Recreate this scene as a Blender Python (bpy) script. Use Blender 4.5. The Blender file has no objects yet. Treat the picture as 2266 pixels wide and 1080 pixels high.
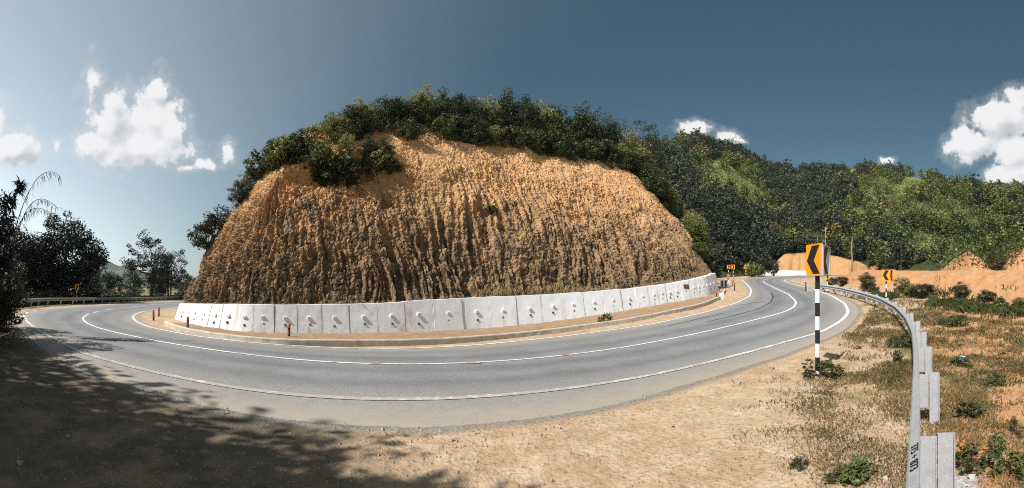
import bpy, math, random
import numpy as np
from mathutils import Vector, Matrix

# ------------------------------------------------------------------ camera, world, sun
F, CX, HY, EYE = 850.0, 1133.0, 636.0, 1.7          # cylinder radius in photo pixels, centre column, horizon row, eye height
scene = bpy.context.scene
COL = scene.collection
cam = bpy.data.cameras.new('camera')
cam.type = 'PANO'
cam.panorama_type = 'CENTRAL_CYLINDRICAL'
cam.central_cylindrical_range_u_min = -CX / F
cam.central_cylindrical_range_u_max = CX / F
cam.central_cylindrical_range_v_min = -(1080 - HY) / F
cam.central_cylindrical_range_v_max = HY / F
cam.central_cylindrical_radius = 1.0
cam.clip_start, cam.clip_end = 0.05, 20000
cam_ob = bpy.data.objects.new('camera', cam)
COL.objects.link(cam_ob)
cam_ob.location = (0, 0, EYE)
cam_ob.rotation_euler = (math.radians(90), 0, 0)
scene.camera = cam_ob

SUN_DIR = Vector((-1.65, -1.05, 2.2)).normalized()
sun_el = math.asin(SUN_DIR.z)
sun_az = math.atan2(SUN_DIR.x, SUN_DIR.y)
sun = bpy.data.lights.new('sun', 'SUN')
sun.energy = 5.0
sun.angle = math.radians(0.5)
sun.color = (1.0, 0.955, 0.89)
sun_ob = bpy.data.objects.new('sun', sun)
COL.objects.link(sun_ob)
sun_ob.rotation_euler = (-SUN_DIR).to_track_quat('-Z', 'Y').to_euler()

scene.view_settings.view_transform = 'Standard'
scene.view_settings.look = 'None'
scene.view_settings.exposure = 0.35
scene.view_settings.gamma = 1.0
scene.view_settings.use_curve_mapping = False
scene.cycles.max_bounces = 6
scene.cycles.transparent_max_bounces = 8
scene.cycles.caustics_reflective = False
scene.cycles.caustics_refractive = False
scene.cycles.sample_clamp_indirect = 3.0
scene.cycles.use_denoising = False
scene.cycles.filter_width = 1.05
scene.cycles.adaptive_threshold = 0.004


class NT:
    """small helper round a node tree"""
    def __init__(self, tree):
        self.t = tree
        self.t.nodes.clear()

    def n(self, typ, **kw):
        nd = self.t.nodes.new(typ)
        for k, v in kw.items():
            setattr(nd, k, v)
        return nd

    def set(self, sock, v):
        if isinstance(v, bpy.types.NodeSocket):
            self.t.links.new(v, sock)
        elif v is not None:
            if sock.type == 'RGBA' and len(v) == 3:
                v = (*v, 1)
            sock.default_value = v

    def math(self, op, a, b=None, c=None, clamp=False):
        nd = self.n('ShaderNodeMath', operation=op, use_clamp=clamp)
        self.set(nd.inputs[0], a)
        if b is not None: self.set(nd.inputs[1], b)
        if c is not None: self.set(nd.inputs[2], c)
        return nd.outputs[0]

    def mix(self, f, a, b, mode='MIX'):
        nd = self.n('ShaderNodeMix', data_type='RGBA', blend_type=mode)
        self.set(nd.inputs[0], f)
        self.set(nd.inputs[6], a)
        self.set(nd.inputs[7], b)
        return nd.outputs[2]

    def rng(self, v, a, b, c=0.0, d=1.0, smooth=False):
        nd = self.n('ShaderNodeMapRange', clamp=True)
        if smooth: nd.interpolation_type = 'SMOOTHSTEP'
        self.set(nd.inputs[0], v)
        for i, x in enumerate((a, b, c, d)): self.set(nd.inputs[i + 1], x)
        return nd.outputs[0]

    def noise(self, vec, scale, detail=4, rough=.55, dist=0.0, lac=2.0):
        nd = self.n('ShaderNodeTexNoise')
        if vec is not None: self.set(nd.inputs['Vector'], vec)
        self.set(nd.inputs['Scale'], scale)
        self.set(nd.inputs['Detail'], detail)
        self.set(nd.inputs['Roughness'], rough)
        self.set(nd.inputs['Distortion'], dist)
        return nd.outputs[0], nd.outputs[1]

    def voro(self, vec, scale, feat='F1', rand=1.0):
        nd = self.n('ShaderNodeTexVoronoi', feature=feat)
        if vec is not None: self.set(nd.inputs['Vector'], vec)
        self.set(nd.inputs['Scale'], scale)
        return nd.outputs[0], nd.outputs[1] if len(nd.outputs) > 1 else None

    def vscale(self, vec, s):
        nd = self.n('ShaderNodeMapping')
        self.set(nd.inputs[0], vec)
        nd.inputs['Scale'].default_value = s
        return nd.outputs[0]

    def ramp(self, f, stops):
        nd = self.n('ShaderNodeValToRGB')
        el = nd.color_ramp.elements
        while len(el) < len(stops): el.new(0.5)
        for e, (p, c) in zip(el, stops):
            e.position = p
            e.color = (*c, 1)
        self.set(nd.inputs[0], f)
        return nd.outputs[0]

    def attr(self, name):
        return self.n('ShaderNodeAttribute', attribute_name=name).outputs['Fac']


def build_world():
    w = bpy.data.worlds.new('World')
    scene.world = w
    w.use_nodes = True
    T = NT(w.node_tree)
    sky = T.n('ShaderNodeTexSky', sky_type='NISHITA')
    sky.sun_disc = False
    sky.sun_elevation = sun_el
    sky.sun_rotation = sun_az
    sky.altitude = 600
    sky.air_density = 1.0
    sky.dust_density = 1.2
    sky.ozone_density = 1.0
    hs = T.n('ShaderNodeHueSaturation')
    hs.inputs['Saturation'].default_value = 1.02
    hs.inputs['Hue'].default_value = 0.482
    T.set(hs.inputs['Color'], sky.outputs[0])
    skyc = T.mix(1.0, hs.outputs[0], (.93, 1.08, 1.03), 'MULTIPLY')
    # aureole of thin haze round the sun, and haze low over the horizon on the sun's side
    tc0 = T.n('ShaderNodeTexCoord').outputs['Generated']
    dp = T.n('ShaderNodeVectorMath', operation='DOT_PRODUCT')
    T.set(dp.inputs[0], tc0)
    dp.inputs[1].default_value = tuple(SUN_DIR)
    cs = T.math('MAXIMUM', dp.outputs['Value'], 0.0)
    cs2 = T.math('POWER', cs, 1.7)
    sz0 = T.n('ShaderNodeSeparateXYZ')
    T.set(sz0.inputs[0], tc0)
    hz = T.math('POWER', 2.718, T.math('MULTIPLY', T.math('ABSOLUTE', sz0.outputs[2]), -4.5))
    add = T.math('ADD', T.math('MULTIPLY', cs2, 4.0), T.math('MULTIPLY', hz, T.math('ADD', .5, T.math('MULTIPLY', cs2, 58.0))))
    haz = T.n('ShaderNodeVectorMath', operation='SCALE')
    haz.inputs[0].default_value = (.97, 1.0, 1.02)
    T.set(haz.inputs['Scale'], add)
    skyc = T.mix(1.0, skyc, haz.outputs[0], 'ADD')
    # cumulus clouds, placed by compass direction
    geo = T.n('ShaderNodeTexCoord')
    d = geo.outputs['Generated']
    sep = T.n('ShaderNodeSeparateXYZ')
    T.set(sep.inputs[0], d)
    x, y, z = sep.outputs
    az = T.math('ARCTAN2', x, y)
    hyp = T.math('SQRT', T.math('ADD', T.math('MULTIPLY', x, x), T.math('MULTIPLY', y, y)))
    te = T.math('DIVIDE', z, hyp)
    n1 = T.noise(d, 9.0, 7, .58)[0]
    n2 = T.noise(d, 26.0, 7, .62)[0]
    nw = T.noise(d, 14.0, 3, .5)[1]
    sw = T.n('ShaderNodeSeparateColor')
    T.set(sw.inputs[0], nw)
    azw = T.math('ADD', az, T.math('MULTIPLY', T.math('SUBTRACT', sw.outputs[0], .5), .05))
    tew = T.math('ADD', te, T.math('MULTIPLY', T.math('SUBTRACT', sw.outputs[1], .5), .05))
    # (photo x, photo y, half width, half height, weight)
    puffs = [(255, 285, 62, 70, 1), (250, 235, 32, 36, .9), (340, 268, 62, 74, 1), (348, 212, 32, 34, 1), (300, 325, 115, 40, 1), (215, 320, 50, 40, .9),
             (375, 300, 40, 45, .9), (206, 195, 20, 42, .42), (40, 330, 58, 38, 1), (15, 335, 50, 34, .9), (125, 318, 9, 18, .36), (455, 368, 34, 16, .75), (415, 369, 25, 8, .5),
             (506, 338, 20, 24, .42), (1535, 285, 34, 17, .8), (1610, 300, 24, 15, .7), (1630, 313, 18, 10, .8), (1968, 353, 18, 9, .9),
             (2225, 262, 78, 46, 1), (2265, 228, 40, 38, 1), (2150, 320, 52, 36, .85), (2245, 335, 50, 45, .95), (2215, 392, 42, 30, 1), (2275, 380, 60, 44, 1), (2140, 345, 34, 22, .7),
             (392, 330, 30, 25, .5), (-90, 250, 90, 60, .9), (2420, 300, 120, 80, 1)]
    def density(da, dt):
        dens = None
        for (px, py, a, b, wgt) in puffs:
            u = T.math('MULTIPLY', T.math('SUBTRACT', azw, (px - CX) / F + da), F / a)
            v = T.math('MULTIPLY', T.math('SUBTRACT', tew, (HY - py) / F + dt), F / b)
            r = T.math('SQRT', T.math('ADD', T.math('MULTIPLY', u, u), T.math('MULTIPLY', v, v)))
            e = T.math('MULTIPLY', T.math('SUBTRACT', 1.25, r), wgt)
            dens = e if dens is None else T.math('SMOOTH_MAX', dens, e, .12)
        return dens
    dens = density(0, 0)
    doff = density(.012, -.020)
    turb = T.math('ADD', T.math('MULTIPLY', T.math('SUBTRACT', n1, .5), 1.0), T.math('MULTIPLY', T.math('SUBTRACT', n2, .5), 1.75))
    raw = T.math('ADD', dens, turb)
    alpha = T.math('MAXIMUM', T.rng(raw, .08, .46, 0, 1, True), T.rng(raw, -.36, .25, 0, .20, True))
    ns = T.noise(T.vscale(d, (1, 1, 1.6)), 11.0, 5, .55)[0]
    lit = T.math('ADD', T.math('SUBTRACT', dens, doff), T.math('MULTIPLY', T.math('SUBTRACT', ns, .5), 2.2))
    bright = T.rng(T.math('ADD', lit, T.math('MULTIPLY', T.math('SUBTRACT', n2, .5), .8)), -.75, .30, 0, 1, True)
    cc = T.mix(bright, (.60, .63, .67), (.95, .95, .96))
    bg1 = T.n('ShaderNodeBackground')
    T.set(bg1.inputs[0], skyc)
    bg1.inputs[1].default_value = 0.046
    bg2 = T.n('ShaderNodeBackground')
    T.set(bg2.inputs[0], cc)
    bg2.inputs[1].default_value = 0.74
    mx = T.n('ShaderNodeMixShader')
    T.set(mx.inputs[0], alpha)
    T.set(mx.inputs[1], bg1.outputs[0])
    T.set(mx.inputs[2], bg2.outputs[0])
    out = T.n('ShaderNodeOutputWorld')
    T.set(out.inputs[0], mx.outputs[0])


build_world()
rs = np.random.RandomState(7)
R = random.Random(11)

# ------------------------------------------------------------------ noise
_perm = np.random.RandomState(3).rand(65536).astype(np.float64)


def _hash(ix, iy, iz, seed):
    h = (ix * 73856093) ^ (iy * 19349663) ^ (iz * 83492791) ^ (seed * 2654435)
    h = (h ^ (h >> 13)) * 1274126177
    return _perm[(h ^ (h >> 16)) & 65535]


def vnoise(x, y, z=0.0, seed=0):
    x, y, z = np.broadcast_arrays(np.asarray(x, float), np.asarray(y, float), np.asarray(z, float))
    ix, iy, iz = np.floor(x).astype(np.int64), np.floor(y).astype(np.int64), np.floor(z).astype(np.int64)
    fx, fy, fz = x - ix, y - iy, z - iz
    fx, fy, fz = fx * fx * (3 - 2 * fx), fy * fy * (3 - 2 * fy), fz * fz * (3 - 2 * fz)
    r = 0
    for a in (0, 1):
        for b in (0, 1):
            for c in (0, 1):
                w = (fx if a else 1 - fx) * (fy if b else 1 - fy) * (fz if c else 1 - fz)
                r = r + w * _hash(ix + a, iy + b, iz + c, seed)
    return r * 2 - 1


def fbm(x, y, z=0.0, oct=4, seed=0, gain=.5):
    r, a, t = 0, 1.0, 0
    for o in range(oct):
        r = r + a * vnoise(np.asarray(x) * 2 ** o, np.asarray(y) * 2 ** o, np.asarray(z) * 2 ** o, seed + o)
        t += a
        a *= gain
    return r / t


def sstep(a, b, x):
    t = np.clip((np.asarray(x, float) - a) / (b - a), 0, 1)
    return t * t * (3 - 2 * t)


# ------------------------------------------------------------------ ground height and photo-to-ground mapping
def G(x, y):
    x, y = np.asarray(x, float), np.asarray(y, float)
    s = .85 * x + .53 * y - 10
    sp = np.where(s > 12, s, 1.6 * np.log1p(np.exp(np.clip(s, -40, 12) / 1.6)))
    sp = np.minimum(sp, 56 + (sp - 56) * .25 * (sp > 56))
    bank = -.32 * sstep(5.5, 14, y) * np.exp(-((x + 1) / 13.0) ** 2) * (1 - sstep(22, 34, y))
    s2 = -.75 * x + .66 * y - 30
    sl = np.where(s2 > 20, s2, 3 * np.log1p(np.exp(np.clip(s2, -60, 20) / 3)))
    sl = np.minimum(sl, 60)
    return .069 * sp + bank - .014 * sl


_DD = np.geomspace(1.2, 160, 3000)


def unproj(pts, lift=0.0, hfun=None):
    """photo pixels -> points where their lines of sight meet the ground (raised by lift)"""
    hfun = hfun or G
    out = []
    for px, py in pts:
        az = (px - CX) / F
        xs, ys = _DD * math.sin(az), _DD * math.cos(az)
        g = hfun(xs, ys) + lift
        ray = EYE + (HY - py) / F * _DD
        hit = np.nonzero(ray - g < 0)[0]
        i = hit[0] if len(hit) else len(_DD) - 1
        out.append((xs[i], ys[i], g[i] - lift))
    return np.array(out)


def at(px, D, hfun=None):
    """ground point under photo column px at distance D"""
    az = (px - CX) / F
    x, y = D * math.sin(az), D * math.cos(az)
    return x, y, float((hfun or G)(x, y))


def zat(py, D):
    return EYE + (HY - py) / F * D


def smooth_path(p, step=.25, it=30):
    """resample a polyline with a Catmull-Rom-like smooth curve, even spacing"""
    p = np.asarray(p, float)
    d = np.r_[0, np.cumsum(np.linalg.norm(np.diff(p[:, :2], axis=0), axis=1))]
    n = max(8, int(d[-1] / step))
    u = np.linspace(0, d[-1], n)
    q = np.stack([np.interp(u, d, p[:, k]) for k in range(p.shape[1])], 1)
    for _ in range(it):
        q[1:-1] = .25 * q[:-2] + .5 * q[1:-1] + .25 * q[2:]
    return q


def normals2(q):
    t = np.gradient(q[:, :2], axis=0)
    t /= np.linalg.norm(t, axis=1)[:, None] + 1e-9
    return t, np.stack([t[:, 1], -t[:, 0]], 1)       # tangent, right-hand normal


# ------------------------------------------------------------------ mesh helpers
def mesh_np(name, verts, faces, mat=None, parent=None, smooth=False, attrs=None):
    """verts (N,3), faces (M,4) or (M,3) or list of arrays -> one mesh object"""
    verts = np.ascontiguousarray(verts, dtype=np.float32)
    fl = faces if isinstance(faces, list) else [faces]
    fl = [np.asarray(f, dtype=np.int32) for f in fl if len(f)]
    me = bpy.data.meshes.new(name)
    me.vertices.add(len(verts))
    me.vertices.foreach_set('co', verts.ravel())
    loops = np.concatenate([f.ravel() for f in fl])
    tot = np.concatenate([np.full(len(f), f.shape[1], np.int32) for f in fl])
    st = np.r_[0, np.cumsum(tot)[:-1]].astype(np.int32)
    me.loops.add(len(loops))
    me.loops.foreach_set('vertex_index', loops)
    me.polygons.add(len(tot))
    me.polygons.foreach_set('loop_start', st)
    me.polygons.foreach_set('loop_total', tot)
    me.polygons.foreach_set('use_smooth', np.full(len(tot), smooth))
    for k, v in (attrs or {}).items():
        a = me.attributes.new(k, 'FLOAT', 'POINT')
        a.data.foreach_set('value', np.asarray(v, np.float32).ravel())
    me.update()
    me.validate()
    return link(name, me, mat, parent)


def link(name, me, mat=None, parent=None):
    o = bpy.data.objects.new(name, me)
    COL.objects.link(o)
    if mat and not me.materials: me.materials.append(mat)
    if parent: o.parent = parent
    return o


def grid_faces(nu, nv, close_u=False):
    i = np.arange(nu if close_u else nu - 1)[:, None]
    j = np.arange(nv - 1)[None, :]
    a = i * nv + j
    b = ((i + 1) % nu) * nv + j
    return np.stack([a, b, b + 1, a + 1], -1).reshape(-1, 4)


class MB:
    """collects simple solids into one mesh"""
    def __init__(self):
        self.v, self.f = [], []

    def add(self, v, f):
        b = len(self.v)
        self.v += [tuple(p) for p in v]
        self.f += [tuple(b + i for i in q) for q in f]

    def box(self, c, s, M=None, bev=0.0):
        hx, hy, hz = s[0] / 2, s[1] / 2, s[2] / 2
        if bev:
            b = bev
            v = []
            for z, k in ((-hz, b), (-hz + b, 0), (hz - b, 0), (hz, b)):
                for (sx, sy) in ((-1, -1), (1, -1), (1, 1), (-1, 1)):
                    v.append((sx * (hx - k), sy * (hy - k), z))
            f = [(3, 2, 1, 0), (12, 13, 14, 15)]
            for r in range(3):
                for i in range(4):
                    j = (i + 1) % 4
                    f.append((r * 4 + i, r * 4 + j, r * 4 + 4 + j, r * 4 + 4 + i))
        else:
            v = [(-hx, -hy, -hz), (hx, -hy, -hz), (hx, hy, -hz), (-hx, hy, -hz), (-hx, -hy, hz), (hx, -hy, hz), (hx, hy, hz), (-hx, hy, hz)]
            f = [(3, 2, 1, 0), (4, 5, 6, 7), (0, 1, 5, 4), (1, 2, 6, 5), (2, 3, 7, 6), (3, 0, 4, 7)]
        c = Vector(c)
        v = [(M @ Vector(p) if M else Vector(p)) + c for p in v]
        self.add(v, f)

    def tube(self, pts, rad, n=8, caps=True):
        pts = [Vector(p) for p in pts]
        if not hasattr(rad, '__len__'): rad = [rad] * len(pts)
        v, f = [], []
        up = Vector((.13, .21, 1)).normalized()
        for i, p in enumerate(pts):
            t = (pts[min(i + 1, len(pts) - 1)] - pts[max(i - 1, 0)]).normalized()
            a = t.cross(up if abs(t.dot(up)) < .95 else Vector((1, 0, 0))).normalized()
            b = t.cross(a)
            for k in range(n):
                g = 2 * math.pi * k / n
                v.append(p + (a * math.cos(g) + b * math.sin(g)) * rad[i])
        for i in range(len(pts) - 1):
            for k in range(n):
                k2 = (k + 1) % n
                f.append((i * n + k, i * n + k2, (i + 1) * n + k2, (i + 1) * n + k))
        if caps:
            f.append(tuple(range(n))[::-1])
            f.append(tuple((len(pts) - 1) * n + k for k in range(n)))
        self.add(v, f)

    def prism(self, poly, M, th):
        """flat polygon (x, z) in the local xz plane, extruded along local y by th, moved by matrix M"""
        n = len(poly)
        v = [M @ Vector((x, 0, z)) for x, z in poly] + [M @ Vector((x, th, z)) for x, z in poly]
        f = [tuple(range(n)), tuple(range(2 * n - 1, n - 1, -1))]
        f += [(i, n + i, n + (i + 1) % n, (i + 1) % n) for i in range(n)]
        self.add(v, f)

    def build(self, name, mat, parent=None, smooth=False):
        me = bpy.data.meshes.new(name)
        me.from_pydata([tuple(p) for p in self.v], [], self.f)
        for p in me.polygons: p.use_smooth = smooth
        me.update()
        return link(name, me, mat, parent)


def tag(o, label=None, cat=None, group=None, kind=None):
    if label: o['label'] = label
    if cat: o['category'] = cat
    if group: o['group'] = group
    if kind: o['kind'] = kind
    return o


def empty(name, loc, rz=0.0):
    o = bpy.data.objects.new(name, None)
    COL.objects.link(o)
    o.empty_display_size = .1
    o.location = loc
    o.rotation_euler = (0, 0, rz)
    return o


KIDS = {}


def kids(o):
    return [c for c in bpy.data.objects if c.parent == o]


def copy_tree(o, parent=None, ch=None):
    c = o.copy()
    COL.objects.link(c)
    c.parent = parent
    for k in (KIDS.get(o) or KIDS.setdefault(o, kids(o))):
        copy_tree(k, c)
    return c


# ------------------------------------------------------------------ materials
def new_mat(name):
    m = bpy.data.materials.new(name)
    m.use_nodes = True
    return m, NT(m.node_tree)


def finish(T, color, rough=.9, bump=None, bstr=.5, bdist=.02, spec=.2, metallic=0.0):
    p = T.n('ShaderNodeBsdfPrincipled')
    T.set(p.inputs['Base Color'], color)
    T.set(p.inputs['Roughness'], rough)
    T.set(p.inputs['Specular IOR Level'], spec)
    T.set(p.inputs['Metallic'], metallic)
    if bump is not None:
        b = T.n('ShaderNodeBump')
        b.inputs['Strength'].default_value = bstr
        b.inputs['Distance'].default_value = bdist
        T.set(b.inputs['Height'], bump)
        T.set(p.inputs['Normal'], b.outputs[0])
    o = T.n('ShaderNodeOutputMaterial')
    T.set(o.inputs[0], p.outputs[0])
    return p


def plain(name, col, rough=.6, vary=.25, scale=6.0, spec=.3, metallic=0.0, dirt=None, dirt_amt=.35, bump=0.15):
    m, T = new_mat(name)
    oc = T.n('ShaderNodeTexCoord').outputs['Object']
    n, _ = T.noise(oc, scale, 5, .6)
    n2, _ = T.noise(oc, scale * 6, 4, .6)
    c = T.mix(T.rng(n, .3, .7), [k * (1 - vary) for k in col], [min(1, k * (1 + vary * .5)) for k in col])
    if dirt:
        c = T.mix(T.math('MULTIPLY', T.rng(T.math('ADD', n2, T.math('MULTIPLY', n, .6)), .78, 1.05), dirt_amt), c, dirt)
    finish(T, c, rough, n2, bump, .01, spec, metallic)
    return m


SAND = (.47, .285, .15)
ORANGE = (.42, .20, .08)


def ground_material():
    m, T = new_mat('ground_soil')
    p = T.n('ShaderNodeNewGeometry').outputs['Position']
    big, _ = T.noise(p, .35, 5, .6)
    mid, _ = T.noise(p, 2.2, 6, .65)
    fine, _ = T.noise(p, 14.0, 5, .7)
    peb, _ = T.voro(p, 22.0)
    peb2, _ = T.voro(p, 60.0)
    c = T.mix(T.rng(big, .35, .65), (.45, .325, .21), (.37, .24, .14))
    c = T.mix(T.rng(mid, .42, .66), c, (.54, .41, .285))
    c = T.mix(T.math('MULTIPLY', T.rng(fine, .50, .68), .75), c, (.20, .125, .07))
    c = T.mix(T.rng(peb2, .16, .08, 0, .45), c, (.66, .54, .42))
    red = T.attr('red')
    c = T.mix(T.math('MULTIPLY', red, T.rng(mid, .25, .6)), c, (.43, .205, .085))
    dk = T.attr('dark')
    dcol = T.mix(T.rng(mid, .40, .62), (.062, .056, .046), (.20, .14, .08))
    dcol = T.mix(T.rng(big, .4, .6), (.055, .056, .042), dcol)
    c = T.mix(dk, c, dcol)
    gr = T.attr('grass')
    gm = T.rng(T.math('ADD', T.math('MULTIPLY', gr, .62), T.math('ADD', T.math('MULTIPLY', fine, .6), T.math('MULTIPLY', mid, .5))), .86, 1.08)
    gc = T.mix(T.rng(fine, .35, .65), (.105, .10, .035), (.26, .20, .085))
    c = T.mix(gm, c, gc)
    gv = T.attr('gravel')
    gvm = T.rng(T.math('ADD', gv, T.math('MULTIPLY', T.math('SUBTRACT', mid, .5), 1.2)), .35, .65)
    c = T.mix(gvm, c, T.mix(T.rng(fine, .35, .65), (.30, .30, .29), (.62, .61, .58)))
    av = T.attr('asphalt')
    avm = T.rng(T.math('ADD', av, T.math('MULTIPLY', T.math('SUBTRACT', mid, .5), 1.3)), .3, .7)
    c = T.mix(T.math('MULTIPLY', avm, .85), c, T.mix(T.rng(fine, .4, .62), (.15, .145, .14), (.27, .24, .20)))
    gn = T.attr('green')
    c = T.mix(T.math('MULTIPLY', gn, T.rng(mid, .3, .6)), c, (.06, .085, .025))
    h = T.math('ADD', T.math('MULTIPLY', fine, .6), T.math('ADD', T.math('MULTIPLY', peb, -.35), T.math('MULTIPLY', mid, .9)))
    finish(T, c, .95, h, .55, .05, .15)
    return m


def asphalt_material():
    m, T = new_mat('asphalt')
    p = T.n('ShaderNodeNewGeometry').outputs['Position']
    big, _ = T.noise(p, .5, 5, .6)
    mid, _ = T.noise(p, 3.0, 6, .65)
    fine, _ = T.noise(p, 45.0, 4, .75)
    ag, _ = T.voro(p, 70.0)
    c = T.mix(T.rng(big, .42, .58), (.162, .168, .174), (.212, .217, .222))
    c = T.mix(T.math('MULTIPLY', T.rng(fine, .45, .68), .75), c, (.36, .36, .36))
    c = T.mix(T.math('MULTIPLY', T.rng(fine, .52, .36), .6), c, (.075, .076, .08))
    trk = T.attr('track')
    c = T.mix(T.math('MULTIPLY', trk, T.rng(mid, .25, .6, .25, .5)), c, (.095, .097, .102))
    # thin skid marks and cracks that run along the road
    al = T.n('ShaderNodeCombineXYZ')
    T.set(al.inputs[0], T.math('MULTIPLY', T.attr('along'), .35))
    T.set(al.inputs[1], T.math('MULTIPLY', T.attr('lat'), 9.0))
    sk, _ = T.noise(al.outputs[0], 1.0, 4, .6)
    c = T.mix(T.rng(sk, .63, .72, 0, .6), c, (.07, .07, .074))
    c = T.mix(T.rng(sk, .36, .28, 0, .35), c, (.24, .24, .24))
    ed = T.attr('edge')          # metres in from the ragged edge
    dm = T.rng(T.math('ADD', T.math('MULTIPLY', ed, -.75), T.math('MULTIPLY', T.math('SUBTRACT', mid, .5), 1.5)), -.55, .05)
    dust = T.mix(T.rng(fine, .35, .65), (.40, .30, .20), (.30, .25, .20))
    c = T.mix(T.math('MULTIPLY', dm, .9), c, dust)
    ed2 = T.rng(T.math('ADD', ed, T.math('MULTIPLY', T.math('SUBTRACT', big, .5), 1.6)), 2.2, .4, 0, .5)
    c = T.mix(ed2, c, (.34, .30, .25))
    h = T.math('ADD', T.math('MULTIPLY', ag, -.5), T.math('MULTIPLY', fine, .6))
    finish(T, c, .88, h, .35, .012, .25)
    return m


def paint_material():
    m, T = new_mat('road_paint')
    p = T.n('ShaderNodeNewGeometry').outputs['Position']
    a, _ = T.noise(p, 9, 5, .7)
    b, _ = T.noise(p, 1.3, 4, .6)
    w = T.attr('wear')
    f = T.rng(T.math('ADD', T.math('ADD', a, T.math('MULTIPLY', b, .5)), T.math('MULTIPLY', w, .3)), .78, .98)
    c = T.mix(f, (.70, .69, .66), (.36, .33, .29))
    finish(T, c, .8, a, .1, .005)
    return m


def cliff_material():
    m, T = new_mat('cliff_earth')
    p = T.n('ShaderNodeNewGeometry').outputs['Position']
    pv = T.vscale(p, (1, 1, .22))
    big, _ = T.noise(p, .22, 4, .55)
    mid, _ = T.noise(p, 1.3, 6, .68)
    fine, _ = T.noise(p, 7.0, 6, .75)
    vert, _ = T.noise(pv, 1.6, 5, .65)
    pv2 = T.vscale(p, (1, 1, .12))
    thin, _ = T.noise(pv2, 4.6, 4, .6)
    peb, _ = T.voro(p, 6.5)
    peb2, pc2 = T.voro(p, 15.0)
    hgt = T.attr('height')        # 0 at the wall, 1 at the rim
    c = T.mix(T.rng(big, .35, .62), (.55, .30, .125), (.60, .355, .17))
    c = T.mix(T.math('MULTIPLY', T.rng(mid, .46, .64), .75), c, (.63, .41, .225))
    c = T.mix(T.math('MULTIPLY', T.rng(fine, .50, .72), .65), c, (.26, .14, .068))
    c = T.mix(T.math('MULTIPLY', T.rng(fine, .46, .32), .5), c, (.67, .48, .30))
    # smooth fresh orange earth where a slide has swept the face clean
    sl = T.attr('slide')
    c = T.mix(T.math('MULTIPLY', sl, .75), c, T.mix(T.rng(mid, .35, .65), (.60, .37, .18), (.54, .30, .13)))
    # grey brown algae and weathering on the lower face, in upright streaks
    st = T.math('ADD', T.math('MULTIPLY', vert, 1.1), T.math('MULTIPLY', mid, .5))
    stm = T.rng(T.math('SUBTRACT', st, T.math('MULTIPLY', hgt, .50)), .46, .74)
    stm = T.math('MULTIPLY', stm, T.math('SUBTRACT', 1.0, T.math('MULTIPLY', sl, .8)))
    sc = T.mix(T.rng(fine, .4, .62), (.10, .078, .054), (.27, .20, .13))
    c = T.mix(T.math('MULTIPLY', stm, .82), c, sc)
    lowm = T.rng(T.math('ADD', hgt, T.math('MULTIPLY', T.math('SUBTRACT', big, .5), .5)), .60, .10, 0, .45)
    c = T.mix(lowm, c, T.mix(T.rng(fine, .38, .62), (.17, .105, .058), (.34, .225, .135)))
    thm = T.rng(T.math('SUBTRACT', T.math('ADD', thin, T.math('MULTIPLY', mid, .35)), T.math('MULTIPLY', hgt, .34)), .58, .72)
    thm = T.math('MULTIPLY', thm, T.math('SUBTRACT', 1.0, T.math('MULTIPLY', sl, .9)))
    c = T.mix(T.math('MULTIPLY', thm, .8), c, (.055, .042, .030))
    gr = T.attr('grassy')
    c = T.mix(T.math('MULTIPLY', gr, T.rng(fine, .35, .6)), c, (.05, .055, .02))
    h = T.math('ADD', T.math('MULTIPLY', fine, 1.0), T.math('ADD', T.math('MULTIPLY', peb, -.7), T.math('ADD', T.math('MULTIPLY', peb2, -.4), T.math('MULTIPLY', vert, .6))))
    finish(T, c, .95, h, .8, .09, .1)
    return m


def wall_material():
    m, T = new_mat('whitewash')
    oc = T.n('ShaderNodeNewGeometry').outputs['Position']
    a, _ = T.noise(oc, 2.0, 6, .65)
    b, _ = T.noise(T.vscale(oc, (1, 1, .25)), 3.5, 6, .7)
    f, _ = T.noise(oc, 18, 5, .7)
    c = T.mix(T.rng(a, .3, .7), (.87, .895, .93), (.81, .83, .86))
    low = T.attr('foot')          # 1 at the foot, 0 at the top
    s = T.rng(T.math('ADD', b, T.math('MULTIPLY', low, .16)), .68, .90, 0, .55)
    c = T.mix(s, c, (.52, .42, .31))
    c = T.mix(T.rng(f, .64, .72, 0, .5), c, (.40, .37, .34))
    sx = T.attr('stain')
    c = T.mix(T.math('MULTIPLY', sx, T.rng(b, .42, .62)), c, (.52, .36, .2))
    finish(T, c, .85, T.math('ADD', f, a), .25, .02, .2)
    return m


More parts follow.
